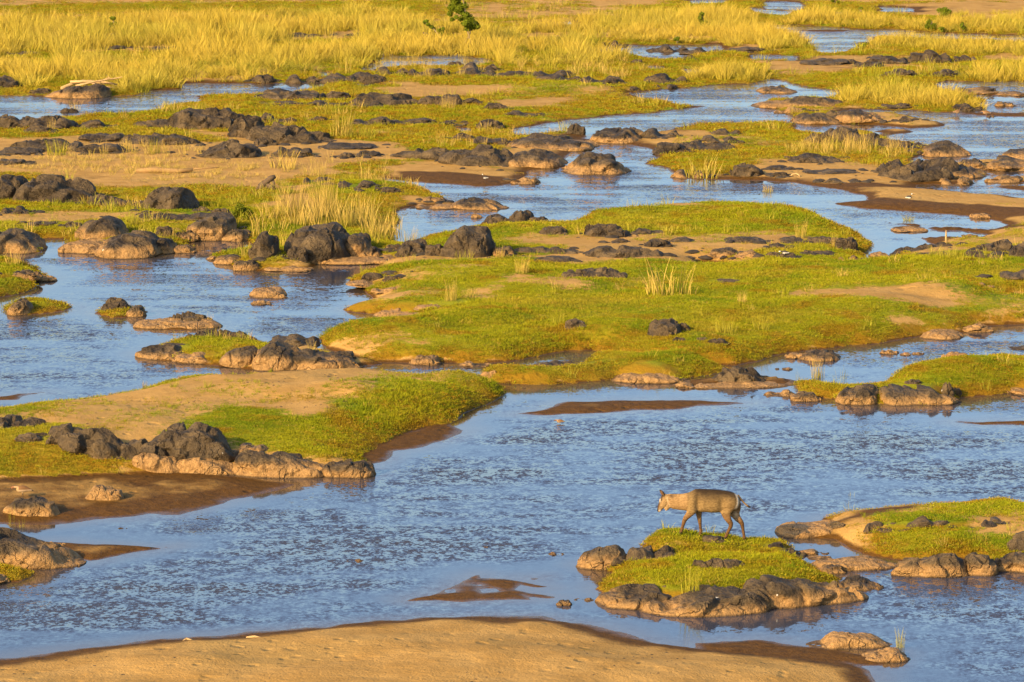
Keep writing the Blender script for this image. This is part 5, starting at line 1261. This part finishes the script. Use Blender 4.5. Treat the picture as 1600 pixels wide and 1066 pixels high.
def fuse(pieces, voxel, smooth, name, mat):
    V, F = [], []
    for v, f in pieces:
        b = len(V); V += [tuple(q) for q in v]; F += [[i + b for i in g] for g in f]
    me = mesh_np(name, V, F)
    bm = bmesh.new(); bm.from_mesh(me); bmesh.ops.recalc_face_normals(bm, faces=bm.faces); bm.to_mesh(me); bm.free()
    o = bpy.data.objects.new('tmp', me); COL.objects.link(o)
    r = o.modifiers.new('r', 'REMESH'); r.mode = 'VOXEL'; r.voxel_size = voxel
    s = o.modifiers.new('s', 'SMOOTH'); s.factor = 0.5; s.iterations = smooth
    dg = bpy.context.evaluated_depsgraph_get(); dg.update()
    out = bpy.data.meshes.new_from_object(o.evaluated_get(dg))
    bpy.data.objects.remove(o)
    out.name = name
    out.materials.clear(); out.materials.append(mat)
    out.polygons.foreach_set('use_smooth', [True] * len(out.polygons))
    co = np.empty(len(out.vertices) * 3); out.vertices.foreach_get('co', co)
    return out, co.reshape(-1, 3)


def build_antelope():
    base = ant(860, 860)
    P = lambda x, y, s=0.0: ant(x, y, s) - base
    pieces = []
    body = [(1232,362,408,.05),(1220,322,445,.11),(1194,282,478,.165),(1150,252,496,.205),(1090,235,500,.225),(1020,222,507,.235),(940,213,514,.243),(860,208,517,.243),(780,205,508,.228),(700,202,506,.205),(645,203,508,.190),(606,222,506,.180),(568,243,500,.168),(530,256,493,.150),(485,264,486,.130),(425,268,479,.113),(362,268,471,.102),(312,267,454,.092),(272,272,424,.079),(246,285,392,.06)]
    pieces.append(loft([((P(x, t) + P(x, b)) / 2, (P(x, t) - P(x, b)) / 2, (0, w, 0)) for x, t, b, w in body], 26))
    head = [(250,262,310,330,.055),(225,272,300,365,.072),(197,290,288,405,.080),(174,333,262,440,.074),(159,383,232,455,.060),(148,430,206,476,.047),(140,466,190,497,.040),(138,486,174,507,.033),(146,503,164,510,.018)]
    pieces.append(loft([((P(a, b) + P(c, d)) / 2, (P(a, b) - P(c, d)) / 2, (0, w, 0)) for a, b, c, d, w in head], 18))
    pieces.append(loft([(P(285, 390), P(340, 390) - P(285, 390), (0, .06, 0)), (P(275, 430), P(325, 430) - P(275, 430), (0, .06, 0)), (P(268, 462), P(305, 462) - P(268, 462), (0, .045, 0)), (P(262, 488), P(276, 488) - P(262, 488), (0, .018, 0))], 14))

    def limb(pts, side, lat=0.75, n=14, side_top=None):
        sec = []
        for i, (x, y, r) in enumerate(pts):
            sd = side if side_top is None else side_top + (side - side_top) * min(1, i / 3)
            a = P(*pts[max(i - 1, 0)][:2]); b = P(*pts[min(i + 1, len(pts) - 1)][:2])
            d = (b - a); d[1] = 0; d /= np.linalg.norm(d)
            e = np.array([-d[2], 0, d[0]]) * r / ANT_S
            lt = lat if r > 45 else 0.9
            sec.append((P(x, y, sd), e, (0, r / ANT_S * lt, 0)))
        pieces.append(loft(sec, n))
    limb([(615,420,85),(598,480,68),(556,540,46),(512,588,35),(492,630,28),(479,680,22),(466,722,20),(456,757,23),(446,780,20),(437,799,18)], -.11, .55, side_top=-.10)
    limb([(690,450,60),(690,520,42),(696,570,34),(703,620,28),(710,680,21),(716,735,19),(718,762,22),(708,800,20),(701,830,18)], .11, .6)
    limb([(1085,370,125),(1062,450,98),(1040,515,74),(1055,572,52),(1082,622,39),(1108,662,32),(1106,692,28),(1086,737,22),(1063,782,21),(1046,822,22),(1032,864,18)], -.12, .52, side_top=-.10)
    limb([(1150,400,100),(1160,480,82),(1168,540,63),(1202,590,46),(1240,630,36),(1262,662,29),(1268,702,23),(1278,760,20),(1287,812,20),(1292,848,23),(1293,890,18)], .12, .45, side_top=.10)
    limb([(1196,285,18),(1240,338,13),(1280,384,11),(1318,418,12),(1345,438,16),(1368,452,6)], 0.0, .9)
    for sd, dx in ((-.06, 0), (.06, 14)):            # ears
        E = [(232 + dx, 298, 12), (212 + dx, 272, 20), (192 + dx, 245, 19), (174 + dx, 222, 10), (167 + dx, 213, 4)]
        limb(E, sd, .5, 10)
    mat = mat_vcol('antelope_coat', 30.0, 0.7, 0.85, (0.6, 1, 1.4))
    me, co = fuse(pieces, 0.0095, 4, 'antelope', mat)
    ref = P(700, 500)
    X = 700 + (co[:, 0] - ref[0]) * ANT_S
    Y = 500 - (co[:, 2] + co[:, 1] * math.tan(ANT_D) - ref[2]) * ANT_S * math.cos(ANT_D) * 1.0
    nz = fbm(co * 14, 3, 5) * 0.5
    gg = lambda x, y, rx, ry: np.exp(-((X - x) / rx) ** 2 - ((Y - y) / ry) ** 2)
    sgn = np.clip(co[:, 1] / 0.10, -1, 1) * ((Y < 520) & (X > 500))
    co[:, 1] += sgn * (-.045 * gg(675, 380, 38, 110) + .030 * gg(600, 390, 45, 110) - .05 * gg(985, 410, 50, 95) + .030 * gg(1095, 380, 70, 110) - .02 * gg(860, 250, 240, 26))
    me.vertices.foreach_set('co', co.ravel()); me.update()
    C = np.tile(np.array([0.255, 0.162, 0.060]), (len(co), 1))

    def paint(m, c):
        nonlocal C
        m = np.clip(m, 0, 1)[:, None]
        C = C * (1 - m) + np.array(c) * m
    g = lambda x, y, rx, ry: np.exp(-((X - x) / rx) ** 2 - ((Y - y) / ry) ** 2)
    paint(sstep(410, 225, Y + 60 * nz) ** .8 * sstep(520, 690, X), (0.036, 0.021, 0.008))
    paint(sstep(400, 490, Y) * sstep(560, 640, X) * sstep(1000, 900, X) * .7, (0.36, 0.235, 0.10))
    paint(sstep(560, 500, X + 30 * nz), (0.36, 0.215, 0.085))
    paint(g(330, 295, 45, 25) * .9, (0.09, 0.055, 0.028)); paint(g(545, 300, 14, 50) * .6, (0.10, 0.06, 0.03))
    paint(sstep(500, 560, Y) * .85, (0.20, 0.105, 0.038)); paint(sstep(560, 680, Y) * .8, (0.125, 0.060, 0.020))
    paint(g(1170, 530, 50, 70) * (co[:, 1] > 0), (0.55, 0.42, 0.27)); paint(g(1100, 470, 90, 90) * .5, (0.33, 0.20, 0.085))
    cres = 1165 + 34 * np.sin(np.clip((Y - 255) / 215, 0, 1) * math.pi)
    paint(np.exp(-((X - cres) / 15) ** 2) * sstep(245, 270, Y) * sstep(490, 450, Y) * 1.2, (0.78, 0.64, 0.44))
    paint(sstep(cres + 16, cres + 36, X) * (Y < 520) * (X < 1240) * .8, (0.30, 0.165, 0.07))
    face = (X < 300) & (Y > 255)
    paint(face * sstep(300, 270, X + 0 * Y) * .9, (0.38, 0.24, 0.10))
    front = 250 - 110 * np.clip((Y - 262) / 215, 0, 1) ** 0.55
    paint(face * np.exp(-(np.clip(X - front, 0, 999) / 20) ** 2), (0.07, 0.038, 0.016))
    paint(np.exp(-((X - (262 + 0.28 * (Y - 300))) / 9) ** 2) * sstep(300, 330, Y) * sstep(480, 440, Y) * .45, (0.66, 0.50, 0.30)); paint(g(258, 478, 20, 26) * .7, (0.66, 0.46, 0.24))
    paint(g(185, 492, 22, 16) * 1.2, (0.72, 0.62, 0.48)); paint(g(174, 352, 9, 26) * 1.0, (0.72, 0.6, 0.42)); paint(g(143, 484, 11, 16) * 1.3, (0.015, 0.012, 0.01))
    ear = (Y < 285) & (X < 245)
    paint(ear * 1.0, (0.16, 0.085, 0.035)); paint(g(170, 225, 14, 22) * ear, (0.03, 0.02, 0.012))
    paint((X > 1310) * sstep(1310, 1340, X), (0.035, 0.02, 0.012))
    for hx, hy, hs in HOOVES:
        paint(((X - hx) ** 2 < 45 ** 2) * sstep(hy - 42, hy - 18, Y), (0.028, 0.020, 0.014))
    C = C * 0.76
    attr(me, 'paint', np.concatenate([C, np.ones((len(C), 1))], 1), 'FLOAT_COLOR')
    o = obj('antelope', me, None, 'brown antelope with white rump crescent walking over the near islet', 'antelope')
    o.location = base
    dark = mat_plain('antelope_eye', (0.012, 0.009, 0.007), 0.15, 0.1)
    for sd in (-1, 1):
        v, f = ICO[3]
        e = obj('eye', mesh_np('eye', v * .013, f, True, dark), o)
        e.location = P(193, 350, sd * .070)
    return o


build_antelope()


def bird(u, v, L, face, pal, label, name='bird', category='bird', low=False, long_leg=.22):
    """body, neck and head, tail, legs in one mesh; face -1 looks left"""
    x, y, z = hit(u, v)
    back, belly, neck, headc, bill, leg = pal
    h = long_leg * L
    f = face
    pc = []
    sec = [(-.30, .0, .02), (-.27, .01, .09), (-.18, .03, .15), (-.05, .05, .17), (.10, .05, .15), (.25, .03, .10), (.38, .0, .05), (.50, -.03, .015)]
    pc.append(loft([((-f * a * L, 0, h + .15 * L + b * L), (0, 0, r * L), (0, r * L * .85, 0)) for a, b, r in sec], 12))
    if low:
        nk = [(-.20, .10, .085), (-.30, .13, .065), (-.40, .13, .055), (-.46, .12, .065), (-.53, .10, .05), (-.60, .06, .022), (-.66, .03, .012)]
    else:
        nk = [(-.18, .12, .08), (-.25, .22, .06), (-.27, .32, .05), (-.30, .40, .06), (-.36, .40, .05), (-.42, .38, .02), (-.50, .36, .012)]
    pc.append(loft([((-f * a * L, 0, h + .15 * L + b * L), (0, 0, r * L), (0, r * L * .8, 0)) for a, b, r in nk], 10))
    for sd in (-.05, .05):
        pc.append(loft([((-f * -.02 * L, sd * L, h + .05 * L), (.03 * L, 0, 0), (0, .03 * L, 0)), ((-f * 0.0 * L, sd * L, h * .5), (.014 * L, 0, 0), (0, .014 * L, 0)), ((-f * -.01 * L, sd * L, 0), (.03 * L, 0, 0), (0, .025 * L, 0))], 8))
    me, co = fuse(pc, .022 * L, 1, name, mat_vcol(name + '_plumage', 30 / L, .25))
    X, Z = co[:, 0] * f / L, (co[:, 2] - h) / L - .15          # X grows toward the bill
    C = np.tile(np.array(back), (len(co), 1))

    def paint(m, c):
        nonlocal C
        m = np.clip(m, 0, 1)[:, None]; C = C * (1 - m) + np.array(c) * m
    paint(sstep(.06, .0, Z), belly); paint(sstep(.16, .22, X), neck)
    hx = .40 if low else .26
    paint(sstep(hx, hx + .03, X) if low else sstep(.28, .34, Z), headc)
    paint(sstep(.54, .56, X) if low else sstep(.38, .40, X), bill)
    paint(sstep(-.13, -.16, Z), leg); paint(sstep(-.38, -.44, X), (0.02, 0.018, 0.016))
    attr(me, 'paint', np.concatenate([C, np.ones((len(C), 1))], 1), 'FLOAT_COLOR')
    o = obj(name, me, None, label, category)
    o.location = (x, y, z)
    return o


GOOSE = ((0.13, 0.065, 0.025), (0.34, 0.24, 0.14), (0.30, 0.19, 0.09), (0.20, 0.09, 0.04), (0.03, 0.02, 0.015), (0.05, 0.03, 0.02))
BROWN = ((0.16, 0.085, 0.035), (0.30, 0.20, 0.11), (0.26, 0.15, 0.07), (0.14, 0.07, 0.03), (0.05, 0.03, 0.02), (0.2, 0.08, 0.04))
PIED = ((0.05, 0.045, 0.04), (0.7, 0.66, 0.58), (0.03, 0.025, 0.02), (0.7, 0.66, 0.58), (0.02, 0.02, 0.02), (0.03, 0.03, 0.03))
bird(36, 778, .55, -1, GOOSE, 'brown and buff goose, head lowered, behind the domed beach rock', 'goose', 'goose', True)
bird(758, 286, .34, -1, PIED, 'tiny black and white wader on the mud by the middle channel', 'wader', 'bird', False, .5)
bird(1420, 317, .36, 1, PIED, 'dark little wader on the sand tongue at the bend', 'wader', 'bird', False, .45)
bird(1226, 404, .38, -1, PIED, 'pied wader among the small rocks at the lawn\'s right end', 'wader', 'bird', True, .4)
bird(1416, 559, .30, -1, BROWN, 'small brown duck beside the stones in the narrows', 'duck', 'bird', False, .2)
bird(1495, 181, .50, 1, BROWN, 'brown goose on the far right sandbar, left one', 'goose', 'goose', False)
bird(1541, 183, .55, -1, BROWN, 'brown goose resting on the far right sandbar, right one', 'goose', 'goose', True)
bird(875, 662, .30, -1, BROWN, 'small russet duck afloat below the long sandbar', 'duck', 'bird', True, .05)
